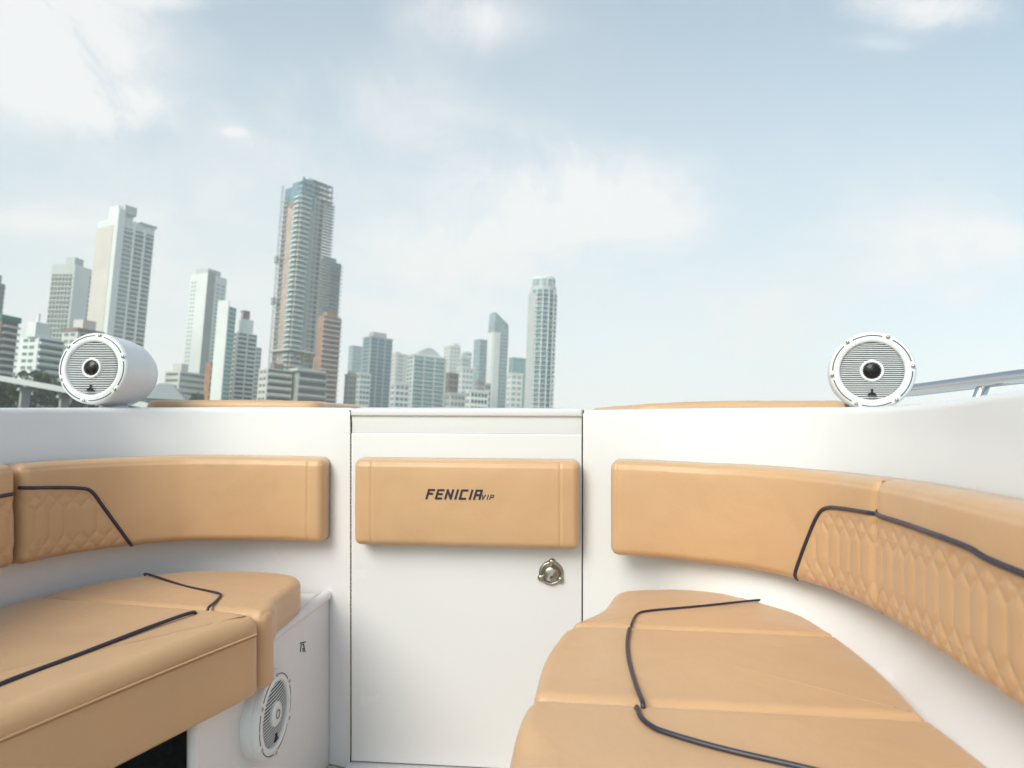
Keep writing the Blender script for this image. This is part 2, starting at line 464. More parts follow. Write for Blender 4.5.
# header band: recessed strip and lip
rslab(mb, g, WD-g, ZW-.0685, ZW-.014, -.03, -.005, M['gel'], DM, .003)
rslab(mb, g, WD-g, ZW-.019, ZW+.002, -.09, .003, M['gel'], DM, .006)
mb.build('door_panel', door, auto=35)
# hinge line
mb = MB()
for k in range(92):
    z = ZF+.04+k*.0104
    mb.tube([DM @ Vector((.0005, -.001, z)), DM @ Vector((.0005, -.001, z+.0098))], .0015, M['steel_dark'], 8)
mb.build('hinge', door)
# pad on the door
def dpx(px):    # along-door coordinate of an image column at the pad's front
    for k in range(400):
        x = k*WD/399; p = DM @ Vector((x, .055, 0))
        if p.x/p.y*F+512 >= px: return x
    return WD
pa, pb = dpx(353), dpx(579.5)
pp = [DM @ Vector((pa+(pb-pa)*k/6, .058, 0)) for k in range(7)]
pad, surf, LPd, PPd = backrest('door_pad', None, [(p.x, p.y) for p in pp], lambda t: -.208, .24, T=.057, grooves=(.052, (Vector(pp[0])-Vector(pp[6])).length-.052), parent=door, top_seam=True, s0=1.7, r=.02)
# lettering on the pad
LET = {'F': [[(0,0),(0,1),(.8,1)],[(0,.55),(.65,.55)]], 'E': [[(.8,0),(0,0),(0,1),(.8,1)],[(0,.52),(.7,.52)]],
       'N': [[(0,0),(0,1),(.8,0),(.8,1)]], 'I': [[(.1,0),(.1,1)]], 'C': [[(.8,0),(0,0),(0,1),(.8,1)]], 'A': [[(0,0),(0,1),(.8,1),(.8,0)],[(0,.45),(.8,.45)]],
       'V': [[(0,1),(.35,0),(.8,1)]], 'P': [[(0,0),(0,1),(.8,1),(.8,.45),(0,.45)]], '2': [[(0,1),(.8,1),(.8,.5),(0,.5),(0,0),(.8,0)]], '7': [[(0,1),(.8,1),(.4,0)]]}
def strokes(mb, text, x, z, h, w, gap, th, place, m, shear=.3):
    for ch in text:
        cw = w*(.32 if ch == 'I' else 1)
        for st in LET[ch]:
            for (a, b), (c, d) in zip(st, st[1:]):
                p = Vector((x+a*w+b*h*shear, z+b*h)); q = Vector((x+c*w+d*h*shear, z+d*h))
                t = (q-p).normalized(); nn = Vector((-t.y, t.x))*th/2; p = p-t*th*.45; q = q+t*th*.45
                c4 = [p-nn, q-nn, q+nn, p+nn]
                # subdivide along for following the curve
                vs = [place(v.x, v.y, 0) for v in c4]+[place(v.x, v.y, .0008) for v in c4]
                mb.add(vs, [(0,1,2,3),(4,7,6,5),(0,4,5,1),(1,5,6,2),(2,6,7,3),(3,7,4,0)], m)
        x += cw+gap
mb = MB()
sA = 0; 
def pad_place(x, z, off): return surf(x, z, .0003+off)
def s_pad(px):
    return min((abs(p.x/p.y*F+512-px), i) for i, p in enumerate(PPd))[1]*LPd/(len(PPd)-1)
x0, x1 = s_pad(427.5), s_pad(480)
h = 8.3/F*1.86; zl = .24-(498.5-384)/F*1.86+.208
lw = (x1-x0)/6.4
strokes(mb, 'FENICIA', x0, zl, h, lw*.80, lw*.34, .0056, pad_place, M['mark'])
strokes(mb, 'VIP', s_pad(481.5), zl-.001, h*.52, lw*.42, lw*.22, .0022, pad_place, M['mark'])
mb.build('lettering', pad)
# latch
mb = MB()
lx = dpx(550.5); lz = -(573.5-384)/F*1.893
LM = DM @ Matrix.Translation((lx, 0, lz)) @ Matrix.Rotation(R(-90), 4, 'X')
mb.lathe([(.0345,0),(.0345,.004),(.031,.008),(.026,.0085),(.025,.004),(.0215,.004),(.021,.012),(.018,.016),(.010,.0175),(.0001,.018)], M['steel_dark'], LM, 40)
for a in range(3):
    q = a*2.094+.6; c = Vector((math.cos(q)*.031, math.sin(q)*.031, 0))
    mb.lathe([(.010,.001),(.0095,.007),(.005,.0095),(.0001,.0095)], M['steel_dark'], LM @ Matrix.Translation(c), 16)
mb.box((-.004, -.018, .0175), (.004, .018, .023), M['chrome'], LM @ Matrix.Rotation(R(30), 4, 'Z'))
mb.lathe([(.005,.018),(.004,.0235),(.0001,.024)], M['gap'], LM @ Matrix.Translation((0,.006,0)), 16)
mb.build('latch', door)

# cockpit floor, bench bases
mb = MB()
mb.add([(-1.5,-.6,ZF-.003),(1,-.6,ZF-.003),(1,2.1,ZF-.003),(-1.5,2.1,ZF-.003)], [(0,1,2,3)], M['teak'])
mb.build('cockpit_floor', boat)
def prism(mb, P, z0, z1, m, r=0):
    n = len(P)
    vs = [(p[0], p[1], z0) for p in P]+[(p[0], p[1], z1) for p in P]
    fs = [tuple(range(n))[::-1], tuple(range(n, 2*n))]+[(i, (i+1) % n, n+(i+1) % n, n+i) for i in range(n)]
    mb.add(vs, fs, m)
# right base
mb = MB()
cushion(mb, [(.30,1.82,.02),(.38,1.78,.1),(.50,1.71,.1),(.61,1.62,.1),(.69,1.53,.1),(.722,1.42,.1),(.73,1.30,.1),(.725,1.15,.1),(.70,1.0,.1),(.66,.36,.02),(.06,.36,.02),(.03,.9,.1),(.11,1.22,.1),(.20,1.38,.05),(.31,1.56,.05)], -.60, ZF-.002, r=.015, crown=0, m=M['gel_in'], soft=.3)
# sloping white ledge behind the seat, with a small step
idx = [i for i, p in enumerate(PWR) if .1 < p.y < 1.78]
rows = []
for i in idx:
    p = PWR[i]; k = min(1, max(0, (1.78-p.y)/.25)); st = 1 if p.y < 1.20 else 0; st = min(1, max(0, (1.215-p.y)/.03))
    rows.append([Vector((*(p-NWR[i]*(o*k)), z)) for o, z in ((.10+.0*st,-.62),(.088-.010*st,-.548),(.083-.011*st,-.536),(.074-.012*st,-.528+.004*st),(.050,-.50),(.030,-.465),(.012,-.44),(.003,-.41),(.0,-.385))])
W_ = len(rows[0]); mb.add([v for r_ in rows for v in r_], [(i*W_+j_, (i+1)*W_+j_, (i+1)*W_+j_+1, i*W_+j_+1) for i in range(len(rows)-1) for j_ in range(W_-1)], M['gel'], True)
mb.build('bench_base', boat)
# left base: slanting panel with lip, deck under the cushions, open locker
mb = MB()
PA, PB = Vector((-.530,1.975)), Vector((-.655,1.42)); PC = Vector((-.93,.5))
dP = (PB-PA).normalized(); nP = Vector((-dP.y, dP.x)); 
if nP.x < 0: nP = -nP
def pm(a, b): return Matrix(((a.x, 0, 0, 0),))
# panel slab (20 mm thick)
prism(mb, [PA, PB, PB-nP*.02, PA-nP*.02], ZF-.001, -.625, M['gel_in'])
mb.tube([(*(PB-nP*.01), ZF), (*(PB-nP*.01), -.625)], .0115, M['gel_in'], 12)
# rounded lip along its top
lipP = [Vector((*(PA-(PB-PA)*.12), -.588)), Vector((*PA, -.603)), Vector((*(PA+(PB-PA)*.3), -.612)), Vector((*(PA+(PB-PA)*.62), -.622)), Vector((*(PA+(PB-PA)*1.0), -.628))]
lipP = [p+Vector((-.006, 0, -.008)) for p in crm(lipP, 6)]
mb.tube(lipP, .015, M['gel_in'], 16)
# deck under cushions
cushion(mb, [(-1.28,.5,.02),(-1.27,1.25,.1),(-1.20,1.66,.1),(-1.08,1.915,.1),(-.85,2.01,.1),(-.56,1.985,.01),(-.575,1.8,.02),(-.66,1.42,.02),(-.98,.75,.02),(-1.10,.5,.02)], -.607, -.64, r=.01, crown=0, m=M['gel_in'], soft=0)
mb.build('bench_base', boat)
mb = MB()
prism(mb, [(-.90,1.5),(-1.0,1.3),(-1.2,.5),(-1.25,.5),(-1.2,1.6),(-.67,1.62),(-.67,1.60),(-.88,1.56)], ZF, -.645, M['dark'])  # back of the opening under the cushion, its shade painted in
mb.build('locker_shade', boat)
# small emblem on the panel
def panel_pt(px, py, off):
    # intersect ray with panel plane
    d = Vector(((px-512)/F, 1)); k = (PA+nP*off).dot(nP)/d.dot(nP); return Vector((d.x*k, k, -(py-384)/F*k))
mb = MB()
for st in ([(300.5,652),(301,645),(303.5,644),(305,652)], [(300,643.2),(305.5,642)], [(303,648),(303,652)]):
    pts = [panel_pt(a, b, .0006) for a, b in st]; mb.tube(pts, .0016, M['mark'], 6)
mb.build('emblem', boat)

# ---- deck, hull, sun pads, rail ------------------------------------
def deck_z(x, y): return -.088 - .05*max(0, y-1.95) - .02*abs(x+.1)**2*.3
hullL = [(-1.62,-.6),(-1.60,.5),(-1.55,1.2),(-1.45,1.9),(-1.22,2.6),(-.85,3.25),(-.45,3.65),(-.12,3.78)]
hullR = [(-2*-.0-.24-x, y) for x, y in hullL]           # mirror about x=-.12
hullR = [(-.24-x, y) for x, y in hullL]
mb = MB()
def deck_side(inner, N, outer, top):
    O, _ = resample(crm([Vector(p) for p in outer], 8), .05)
    I = [inner[i]+N[i]*.12 for i in range(len(inner))]
    # pair points by fraction of length
    I2, _ = resample(I, .03); k = len(I2); rows = []
    for i, p in enumerate(I2):
        rows.append(p)
    def frac(Pts, t):
        f = t*(len(Pts)-1); a = int(f); b = min(a+1, len(Pts)-1); return Pts[a].lerp(Pts[b], f-a)
    vs = []; fs = []; n = 60; W = 9
    for i in range(n+1):
        a = frac(I2, i/n); b = frac(O, i/n)
        for j in range(W):
            t = j/(W-1); p = a.lerp(b, t); zi = wall_top(a)-.03; zo = deck_z(p.x, p.y)
            vs.append((p.x, p.y, zi*(1-t)**2+zo*(1-(1-t)**2) if p.y < 1.95 else min(zo, zi)))
        p = b; bx = .05
        vs.append((p.x*1.01, p.y+.005, deck_z(p.x, p.y)-.03)); 
        vs.append((p.x*.97-.01, p.y-.03, deck_z(p.x, p.y)-.5)); vs.append((p.x*.8-.02, p.y-.25, -2.0)); vs.append((p.x*.3-.08, p.y-.6, -2.9))
    W2 = W+4
    for i in range(n):
        for j in range(W2-1): fs.append((i*W2+j, (i+1)*W2+j, (i+1)*W2+j+1, i*W2+j+1))
    mb.add(vs, fs, M['hull'], True)
iL = [PWL[i]+NWL[i]*.0 for i in range(len(PWL))]
deck_side(PWL, NWL, hullL, 0)
PR = list(reversed(PWR)); NR = list(reversed(NWR))
deck_side(PR, NR, hullR, 0)
mb.build('hull', boat)
# walkway between the sun pads, beyond the door
mb = MB()
WP = [(-.80,2.13),(.56,2.0),(.62,2.7),(.35,3.35),(-.12,3.72),(-.60,3.35),(-.86,2.7)]
wz = lambda y, d: deck_z(-.1, y)-.012-d
mb.add([(x, y, wz(y, 0)) for x, y in WP]+[(x, y, wz(y, .03)) for x, y in WP], [tuple(range(7)), tuple(range(13, 6, -1))]+[(i, 7+i, 7+(i+1) % 7, (i+1) % 7) for i in range(7)], M['gel'])
mb.build('walkway', boat)
G_SUN = 'sun pads on the deck beyond the bulkhead'
def sunpad(label, P, zf):
    t = thing('sun_pad', label, 'sun pad', G_SUN); mb = MB()
    cushion(mb, P, 0, -.07, r=.022, rc=.05, crown=.004, zfun=lambda x, y: zf(x, y)+.007, ds=.015)
    mb.build('cushion_pad', t)
sunpad('tan sun pad on the deck behind the left speaker and below the towers', [(-1.17,2.14,.06),(-.60,2.14,.05),(-.57,2.6,.1),(-.60,2.95,.1),(-1.02,2.75,.15)], lambda x, y: -.0545-.055*max(0, y-2.1)-.006*max(0, (x+.75)/.2))
sunpad('tan sun pad on the deck left of the right speaker', [(.385,2.06,.05),(1.0,2.0,.06),(.95,2.5,.15),(.62,2.85,.1),(.28,2.6,.1)], lambda x, y: -.057-.05*max(0, y-2.05)-.012*max(0, (.75-x)/.4)**2)
# rail
rail = [(1.00,2.12,-.085),(1.03,2.02,-.045),(1.06,1.93,-.026),(1.09,1.80,-.012),(1.12,1.63,.006),(1.14,1.50,.0185),(1.17,1.3,.028),(1.20,1.0,.04),(1.22,.6,.05),(1.22,.2,.05)]
mb = MB(); mb.tube(resample(crm(rail, 10), .02)[0], .0165, M['chrome'], 16)
rl = mb.build('guard_rail', boat)
for (x, y, z) in ((1.120,1.635,.006), (1.203,.98,.04)):
    mb = MB(); mb.tube([(x+.004, y-.01, z-.005), (x-.010, y+.01, -.07), (x-.014, y+.01, -.12)], .0135, M['chrome'], 14)
    mb.lathe([(.026,0),(.026,.005),(.018,.009),(.011,.011)], M['chrome'], Matrix.Translation((x-.008, y+.01, -.092)), 20)
    mb.build('rail_post', rl)

# ---- speakers ------------------------------------------------------
def speaker_face(root, Mx, rad, n_screw=6, rot=.26, cap='cone', slats=29, thin=.0012):
    """face looks along local +z"""
    k = rad/.09
    mb = MB()
    mb.lathe([(.066*k,.004*k),(.067*k,.009*k),(.070*k,.0115*k),(.076*k,.0115*k),(.080*k,.009*k),(.0815*k,.0095*k),(.0875*k,.0075*k),(.090*k,.002*k),(.0905*k,-.006*k),(.088*k,-.014*k)], M['spk'], Mx, 64)
    mb.build('bezel', root)
    mb = MB()      # dark arcs between the screws
    for a in range(n_screw):
        q0 = rot+a*2*math.pi/n_screw+.14; q1 = rot+(a+1)*2*math.pi/n_screw-.14
        P = [Mx @ Vector((math.cos(q0+(q1-q0)*i/12)*.0815*k, math.sin(q0+(q1-q0)*i/12)*.0815*k, .0092*k)) for i in range(13)]
        mb.tube(P, .0013*k, M['grille_back'], 6)
    mb.build('bezel_groove', root)
    for a in range(n_screw):
        q = rot+a*2*math.pi/n_screw
        mb = MB(); L_ = Mx @ Matrix.Translation((math.cos(q)*.083*k, math.sin(q)*.083*k, .0085*k))
        mb.lathe([(.0062*k,-.003*k),(.006*k,.0015*k),(.0042*k,.002*k)], M['spk'], L_, 14)
        mb.lathe([(.0040*k,.002*k),(.0034*k,.004*k),(.0001,.0042*k)], M['steel_dark'], L_, 12)
        mb.build('screw', root)
    mb = MB()
    mb.lathe([(.0665*k,.0035*k),(.03*k,.0055*k),(.0001,.006*k)], M['grille_back'], Mx, 48)
    for i in range(slats):       # horizontal slats, each a thin bar
        z = -.064*k+.128*k*(i+.5)/slats; w = math.sqrt(max(0, (.0665*k)**2-z*z))
        segs = 14; P = []
        for j in range(segs+1):
            x = -w+2*w*j/segs; rr = math.hypot(x, z)/(.0665*k); P.append(Mx @ Vector((x, z, .0095*k-.004*k*rr*rr)))
        mb.tube(P, thin*k, M['spk'], 6)
    mb.build('grille', root)
    mb = MB()
    mb.lathe([(.0255*k,.006*k),(.0250*k,.012*k),(.0225*k,.0135*k),(.0195*k,.012*k)], M['spk'], Mx, 40)
    if cap == 'cone':
        mb.lathe([(.018*k,.012*k),(.0168*k,.0115*k),(.013*k,.0135*k),(.007*k,.0155*k),(.0001,.016*k)], M['gleam'], Mx, 36)
    else:
        mb.lathe([(.0195*k,.012*k),(.012*k,.0135*k),(.0001,.014*k)], M['spk'], Mx, 36)
        mb.lathe([(.010*k,.0145*k),(.009*k,.0155*k),(.007*k,.0145*k)], M['grille_back'], Mx, 24)
    mb.build('centre_cap', root)
    mb = MB()      # three-pointed emblem on the grille
    c = Vector((0, -.050*k))
    for p, q, w in (((-.009,-.006),(.009,-.006),.0024), ((-.007,-.005),(0,.001),.0026), ((.007,-.005),(0,.001),.0026), ((0,-.006),(0,.009),.0030)):
        P = [Mx @ Vector((c.x+a*k, c.y+b*k, .0105*k)) for a, b in (p, q)]
        mb.tube(P, w*k*.8, M['mark'], 6)
    mb.build('emblem', root)
def look_matrix(pos, fwd, roll=0):
    f = Vector(fwd).normalized(); x = Vector((0, 0, 1)).cross(f).normalized(); y = f.cross(x)
    return Matrix(((x.x, y.x, f.x, pos[0]), (x.y, y.y, f.y, pos[1]), (x.z, y.z, f.z, pos[2]), (0, 0, 0, 1))) @ Matrix.Rotation(roll, 4, 'Z')
def pod_speaker(label, pos, fwd, rad, footz, rot):
    t = thing('pod_speaker', label, 'speaker', 'white round pod speakers on the coaming')
    Mx = look_matrix(pos, fwd); k = rad/.09
    mb = MB()
    mb.lathe([(.0885*k,-.010*k),(.0895*k,-.02*k),(.0895*k,-.09*k),(.086*k,-.12*k),(.076*k,-.148*k),(.058*k,-.168*k),(.03*k,-.179*k),(.0001,-.182*k)], M['spk'], Mx, 64)
    mb.build('speaker_housing', t)
    speaker_face(t, Mx, rad, rot=rot)
    c = Mx @ Vector((0, 0, -.075*k)); zt = c.z-rad*.93
    mb = MB(); S = Matrix.Translation((c.x, c.y, footz))
    hgt = zt-footz+.012
    mb.lathe([(.030,0),(.030,.004),(.027,.007),(.024,.010),(.024,hgt)], M['spk'], S @ Matrix.Diagonal((1.2, 1.4, 1, 1)), 32)
    mb.build('mounting_foot', t)
    return t
# left: face centre seen at (94,368), axis straight aft, housing shows on its right
Yl = 1.93; rl_ = 36/F*Yl
pod_speaker('white pod speaker standing before the towers, its housing seen from the side', ((94.5-512)/F*Yl, Yl, (384-368.5)/F*Yl), (-.06,-1,.11), rl_, -.070, .35)
Yr = 1.50; rr_ = 39.0/F*Yr
pod_speaker('white pod speaker at the right, facing straight out, beside the steel rail', ((871.5-512)/F*Yr, Yr, (384-371)/F*Yr), (-.42,-1,.04), rr_, -.075, .12)
# flush speaker in the left bench panel
t = thing('panel_speaker', 'white round speaker set low in the left bench panel under the seat cushion', 'speaker')
c = panel_pt(265, 713, 0)
q = math.atan2(nP.y, nP.x)+R(9); nf = Vector((math.cos(q), math.sin(q), 0))
Mx = look_matrix(c+Vector((nP.x, nP.y, 0))*.018, nf)
mb = MB()
n = 56; vs = []
for rr, kind in ((.103, 0), (.103, 1), (.098, 2)):
    for k in range(n):
        a = 2*math.pi*k/n
        front = Mx @ Vector((math.cos(a)*rr, math.sin(a)*rr, -.009 if kind < 2 else -.006))
        if kind == 0:
            f2 = Vector((front.x, front.y)); d = (f2-PA).dot(nP); front = Vector((front.x-nP.x*d, front.y-nP.y*d, front.z))
        vs.append(front)
mb.add(vs, [(j*n+k, j*n+(k+1) % n, (j+1)*n+(k+1) % n, (j+1)*n+k) for j in range(2) for k in range(n)], M['spk'], True)
mb.build('spacer_ring', t)
speaker_face(t, Mx, .101, rot=.5, cap='flat', slats=19, thin=.0013)

for t in boat_things:                        # put everything of the boat on its tilted deck
    t.matrix_world = BOAT @ t.matrix_world

# ------------------------------------------------------------------ the world beyond
def ray(px, py): return B3 @ Vector(((px-512)/F, 1, (384-py)/F))
def at(px, py, d):
    r = ray(px, py); return EYE + r*(d/math.hypot(r.x, r.y))
GZ = 1.2
W = {}
def wm(key, col, rough=.7, **k):
    if key not in W: W[key] = mat(key, col, rough, **k)
    return W[key]
wm('white_render', (.84,.83,.82), noise_amt=.08, nscale=.05)
wm('cream_render', (.70,.67,.62), noise_amt=.08, nscale=.05)
wm('pink_render', (.72,.64,.59), noise_amt=.1, nscale=.06)
wm('brick_pink', (.58,.44,.38), noise_amt=.25, nscale=.2)
wm('brick_red', (.45,.25,.18), noise_amt=.2, nscale=.2)
wm('grey_concrete', (.42,.42,.42), noise_amt=.15, nscale=.1)
wm('light_concrete', (.60,.60,.59), noise_amt=.12, nscale=.1)
wm('dark_glass', (.10,.12,.14), .15, noise_amt=.5, nscale=.25)
wm('mid_glass', (.22,.28,.31), .12, noise_amt=.4, nscale=.2)
wm('blue_glass', (.20,.33,.40), .12, noise_amt=.4, nscale=.15)
wm('teal_glass', (.22,.42,.42), .15, noise_amt=.3, nscale=.2)
wm('pale_glass', (.40,.48,.51), .2, noise_amt=.3, nscale=.2)
wm('brown', (.30,.21,.19), noise_amt=.3, nscale=.3)
wm('dark_void', (.12,.11,.11), .9)
wm('raw_concrete', (.50,.455,.42), noise_amt=.2, nscale=.15)
wm('orange_net', (.50,.24,.14), noise_amt=.4, nscale=.3)
wm('steel_grey', (.32,.33,.34), .5)
wm('green_awning', (.06,.22,.18), .6)

class Bld:
    def __init__(s, name, label, xl, xc, xr, ytop, d, phi, group='towers of the skyline', cat='building', h=None):
        phi = R(phi)
        pl, pr = at(xl, ytop, d), at(xr, ytop, d); pc = at(xc, ytop, d)
        s.h = pc.z-GZ
        al = (Vector((pc.x, pc.y))-Vector((pl.x, pl.y))).length; ar = (Vector((pr.x, pr.y))-Vector((pc.x, pc.y))).length
        s.a = max(2, ar/math.cos(phi)); s.b = max(2, al/math.sin(phi)) if phi > .02 else s.a*.7
        s.b = min(s.b, 60)
        rad = math.atan2(pc.y, pc.x)-math.pi/2
        s.root = empty(name, (pc.x, pc.y, GZ), rad+phi)
        tag(s.root, label, cat, group)
        s.items = {}
    def box(s, name, lo, hi, m, rot=None):
        mb = MB(); mb.box(lo, hi, W[m]); return mb.build(name, s.root)
    def body(s, m, z0=0, z1=None, ins=(0, 0, 0, 0), name='wall'):
        z1 = s.h if z1 is None else z1
        return s.box(name, (ins[0], ins[2], z0), (s.a-ins[1], s.b-ins[3], z1), m)
    def mp(s, face, t, o, z):
        return (t, -o, z) if face == 'F' else (-o, t, z)
    def fbox(s, mb, face, t0, t1, o0, o1, z0, z1, m):
        a = s.mp(face, t0, o0, z0); b = s.mp(face, t1, o1, z1)
        lo = tuple(min(p, q) for p, q in zip(a, b)); hi = tuple(max(p, q) for p, q in zip(a, b))
        mb.box(lo, hi, W[m])
    def put(s, name, key, boxes, locs):
        s.items.setdefault(name, []).append((boxes, locs))
    def rows(s, face, name, t0, t1, o0, o1, zf0, zf1, m, n, z0=0, z1=None, bays=1, fill=.7, more=None):
        """a repeated element: one per floor (and bay). t in fractions of face width"""
        z1 = s.h if z1 is None else z1
        wd = s.a if face == 'F' else s.b
        fh = (z1-z0)/n; bw = (t1-t0)*wd/bays; locs = []
        boxes = [(0 if bays == 1 else bw*(1-fill)/2, bw if bays == 1 else bw*(1+fill)/2, o0, o1, zf0*fh, zf1*fh, m)]
        if more:
            for (oa, ob, za, zb, mm) in more: boxes.append((0, bw, oa, ob, za*fh, zb*fh, mm))
        for i in range(n):
            for k in range(bays):
                locs.append((t0*wd+k*bw, z0+i*fh))
        s.items.setdefault(name, []).append((face, boxes, locs))
    def balc(s, face, t0, t1, n, z0=0, z1=None, out=1.3, m='white_render', rail='white_render', glass='dark_glass', bays=1, ph=.3, name='balcony'):
        s.rows(face, 'window', t0, t1, .02, .08, .34, .84, glass, n, z0, z1, bays, .8)
        s.rows(face, name, t0, t1, .1, out, 0, .09, m, n, z0, z1, bays, .94, more=[(out-.12, out, .09, ph, rail)] if bays == 1 else None)
    def fin(s, face, t0, t1, o, m, z0=0, z1=None, name='pier'):
        wd = s.a if face == 'F' else s.b; mb = MB()
        s.fbox(mb, face, t0*wd, t1*wd, -.3, o, z0, s.h if z1 is None else z1, m); mb.build(name, s.root)
    def finish(s, cap=90, minz=None):
        for name, groups in s.items.items():
            alls = []
            for face, boxes, locs in groups:
                mb = MB()
                for (t0, t1, o0, o1, z0, z1, m) in boxes: s.fbox(mb, face, t0, t1, o0, o1, z0, z1, m)
                me = mb.mesh(name)
                for (t, z) in locs: alls.append((z, t, face, me, boxes))
            alls.sort(key=lambda q: -q[0])
            for z, t, face, me, boxes in alls[:cap]:
                o = link(bpy.data.objects.new(name, me)); o.parent = s.root; o.location = s.mp(face, t, 0, z)
            rest = alls[cap:]
            if rest:
                mb = MB()
                for z, t, face, me, boxes in rest:
                    for (t0, t1, o0, o1, z0, z1, m) in boxes: s.fbox(mb, face, t0+t, t1+t, o0, o1, z0+z, z1+z, m)
                tag(mb.build(name, s.root), kind='stuff')
        return s

# 1 far-left dark tower sliver
b = Bld('glass_tower', 'dark blue glass tower with a spire, cut by the left picture edge', -22, -8, 6, 281, 480, 40); b.body('blue_glass')
b.rows('F', 'floor_band', 0, 1, .02, .5, 0, .3, 'brown', 30); b.box('spire', (b.a*.55, 4, b.h), (b.a*.55+1, 5, b.h+12), 'steel_grey'); b.box('roof', (b.a*.2, 2, b.h), (b.a*.9, 9, b.h+5), 'grey_concrete'); b.finish()
# 2 brown midrise with white bands
b = Bld('apartment_block', 'brown apartment block with white balcony bands and a green roof edge', -20, 2, 19, 320, 300, 40); b.body('brown')
b.balc('F', 0, 1, 17, m='cream_render', rail='cream_render', ph=.34); b.rows('L', 'floor_band', 0, 1, .02, .4, 0, .3, 'brick_red', 17)
b.box('roof', (-.6, -.6, b.h), (b.a+.6, b.b+.6, b.h+2), 'green_awning'); b.finish()
# 3 white low-rise with bands, stepped
b = Bld('apartment_block', 'low white apartment block with dark window bands above the bridge', 20, 39, 66, 337, 330, 35); b.body('white_render')
b.rows('F', 'window', .06, .94, .02, .1, .35, .8, 'dark_glass', 14, fill=1); b.rows('F', 'balcony', .02, .98, .1, 1.3, 0, .32, 'white_render', 14)
b.rows('L', 'window', .15, .85, .02, .1, .3, .75, 'mid_glass', 14, bays=2)
b.box('roof', (2, 2, b.h), (b.a*.6, b.b*.6, b.h+4), 'cream_render'); b.box('spire', (1, 3, b.h), (1.8, 3.8, b.h+10), 'white_render'); b.box('water_tank', (-1.0, 1, b.h), (5, 6, b.h+6), 'white_render'); b.finish()
b = Bld('apartment_block', 'low cream apartment block with dark roof just above the left speaker', 62, 78, 104, 331, 345, 35); b.body('cream_render')
b.rows('F', 'window', .08, .92, .02, .1, .3, .75, 'mid_glass', 15, bays=4); b.rows('L', 'window', .1, .9, .02, .1, .3, .75, 'mid_glass', 15, bays=2); b.box('roof', (-.5, -.5, b.h), (b.a+.5, b.b+.5, b.h+1.5), 'brown'); b.box('roof', (4, 3, b.h+1.5), (10, 9, b.h+6), 'pink_render'); b.finish()
# 4 grey white tower
b = Bld('apartment_tower', 'pale grey tower with dark window grid left of the tall white tower', 52, 75, 93, 264, 520, 48); b.body('light_concrete')
b.body('light_concrete', z1=b.h+.01, ins=(0, 0, 0, 0)) if False else None
b.rows('L', 'window', .05, .97, .02, .15, .22, .75, 'dark_glass', 34, z1=b.h-6, bays=6, fill=.68)
b.rows('L', 'balcony', .05, .97, .15, .9, 0, .12, 'white_render', 34, z1=b.h-6)
b.fin('F', 0, .9, .3, 'white_render'); b.rows('F', 'window', .9, 1, .02, .1, .2, .7, 'mid_glass', 34, z1=b.h-4)
b.box('roof', (b.a*.1, b.b*.1, b.h), (b.a*.6, b.b*.5, b.h+5), 'light_concrete'); b.finish()
# 5 tall white tower
b = Bld('apartment_tower', 'tall white tower with pinkish left side and glass bays above the left speaker', 98, 117, 157, 217, 430, 27); b.body('white_render')
b.fin('L', .12, 1, .3, 'pink_render', z1=b.h-4, name='side_panel'); b.fin('F', 0, .17, 1.6, 'white_render', z1=b.h+5); b.fin('F', .42, .46, 1.6, 'white_render'); b.fin('F', .70, .74, 1.6, 'white_render', z1=b.h-3)
for t0, t1 in ((.18, .42), (.46, .70), (.74, .98)):
    b.balc('F', t0, t1, 46, z1=b.h-4, out=1.2, m='white_render', rail='white_render', glass='pale_glass' if t0 < .3 else 'mid_glass', ph=.28)
b.box('roof', (b.a*.02, .5, b.h), (b.a*.42, b.b*.5, b.h+7), 'white_render'); b.box('roof', (b.a*.6, -.8, b.h), (b.a*1.04, b.b*.6, b.h+1.2), 'light_concrete'); b.box('parapet', (b.a*.15, -1.4, b.h+3), (b.a*.45, 1, b.h+8), 'light_concrete'); b.finish()
# 8 low beige
b = Bld('office_block', 'low beige block with long window bands right of the tent-roofed pavilion', 165, 180, 209, 371, 430, 35); b.body('cream_render')
b.rows('F', 'window', .03, .97, .02, .12, .3, .7, 'mid_glass', 11, fill=1); b.rows('L', 'window', .1, .9, .02, .12, .3, .7, 'mid_glass', 11); b.box('roof', (2, 2, b.h), (b.a*.35, b.b*.7, b.h+4.5), 'cream_render'); b.finish()
# 9 slab tower
b = Bld('slab_tower', 'pale tower with a dark vertical stripe above the low beige block', 191, 208, 228, 273, 560, 42); b.body('white_render')
b.fin('F', .0, .38, .3, 'grey_concrete', z1=b.h+2); b.rows('L', 'window', .62, .95, .02, .12, .25, .7, 'pale_glass', 38, z1=b.h-5, bays=2, fill=.55)
b.rows('F', 'window', .45, .95, .02, .12, .25, .6, 'pale_glass', 38, z1=b.h-5, bays=2, fill=.6); b.box('roof', (b.a*.05, 1, b.h), (b.a*.7, b.b*.8, b.h+4), 'light_concrete'); b.finish()
# 10 small orange building
b = Bld('unfinished_block', 'narrow orange unfinished block beside the white blade-like tower', 206, 211, 220, 362, 400, 30); b.body('orange_net')
b.rows('F', 'window', .1, .9, .02, .1, .25, .8, 'dark_void', 12, bays=2, fill=.6); b.rows('F', 'floor_band', 0, 1, .05, .6, 0, .12, 'cream_render', 12); b.finish()
# 11 white slab with teal stripe
b = Bld('slab_tower', 'narrow white blade-like tower with a teal glass stripe down its right side', 218, 229, 237, 306, 390, 50); b.body('white_render'); b.fin('L', 0, 1, .3, 'white_render', z1=b.h+3, name='side_panel')
b.rows('F', 'window', .1, .9, .02, .15, .1, .9, 'teal_glass', 30); b.finish()
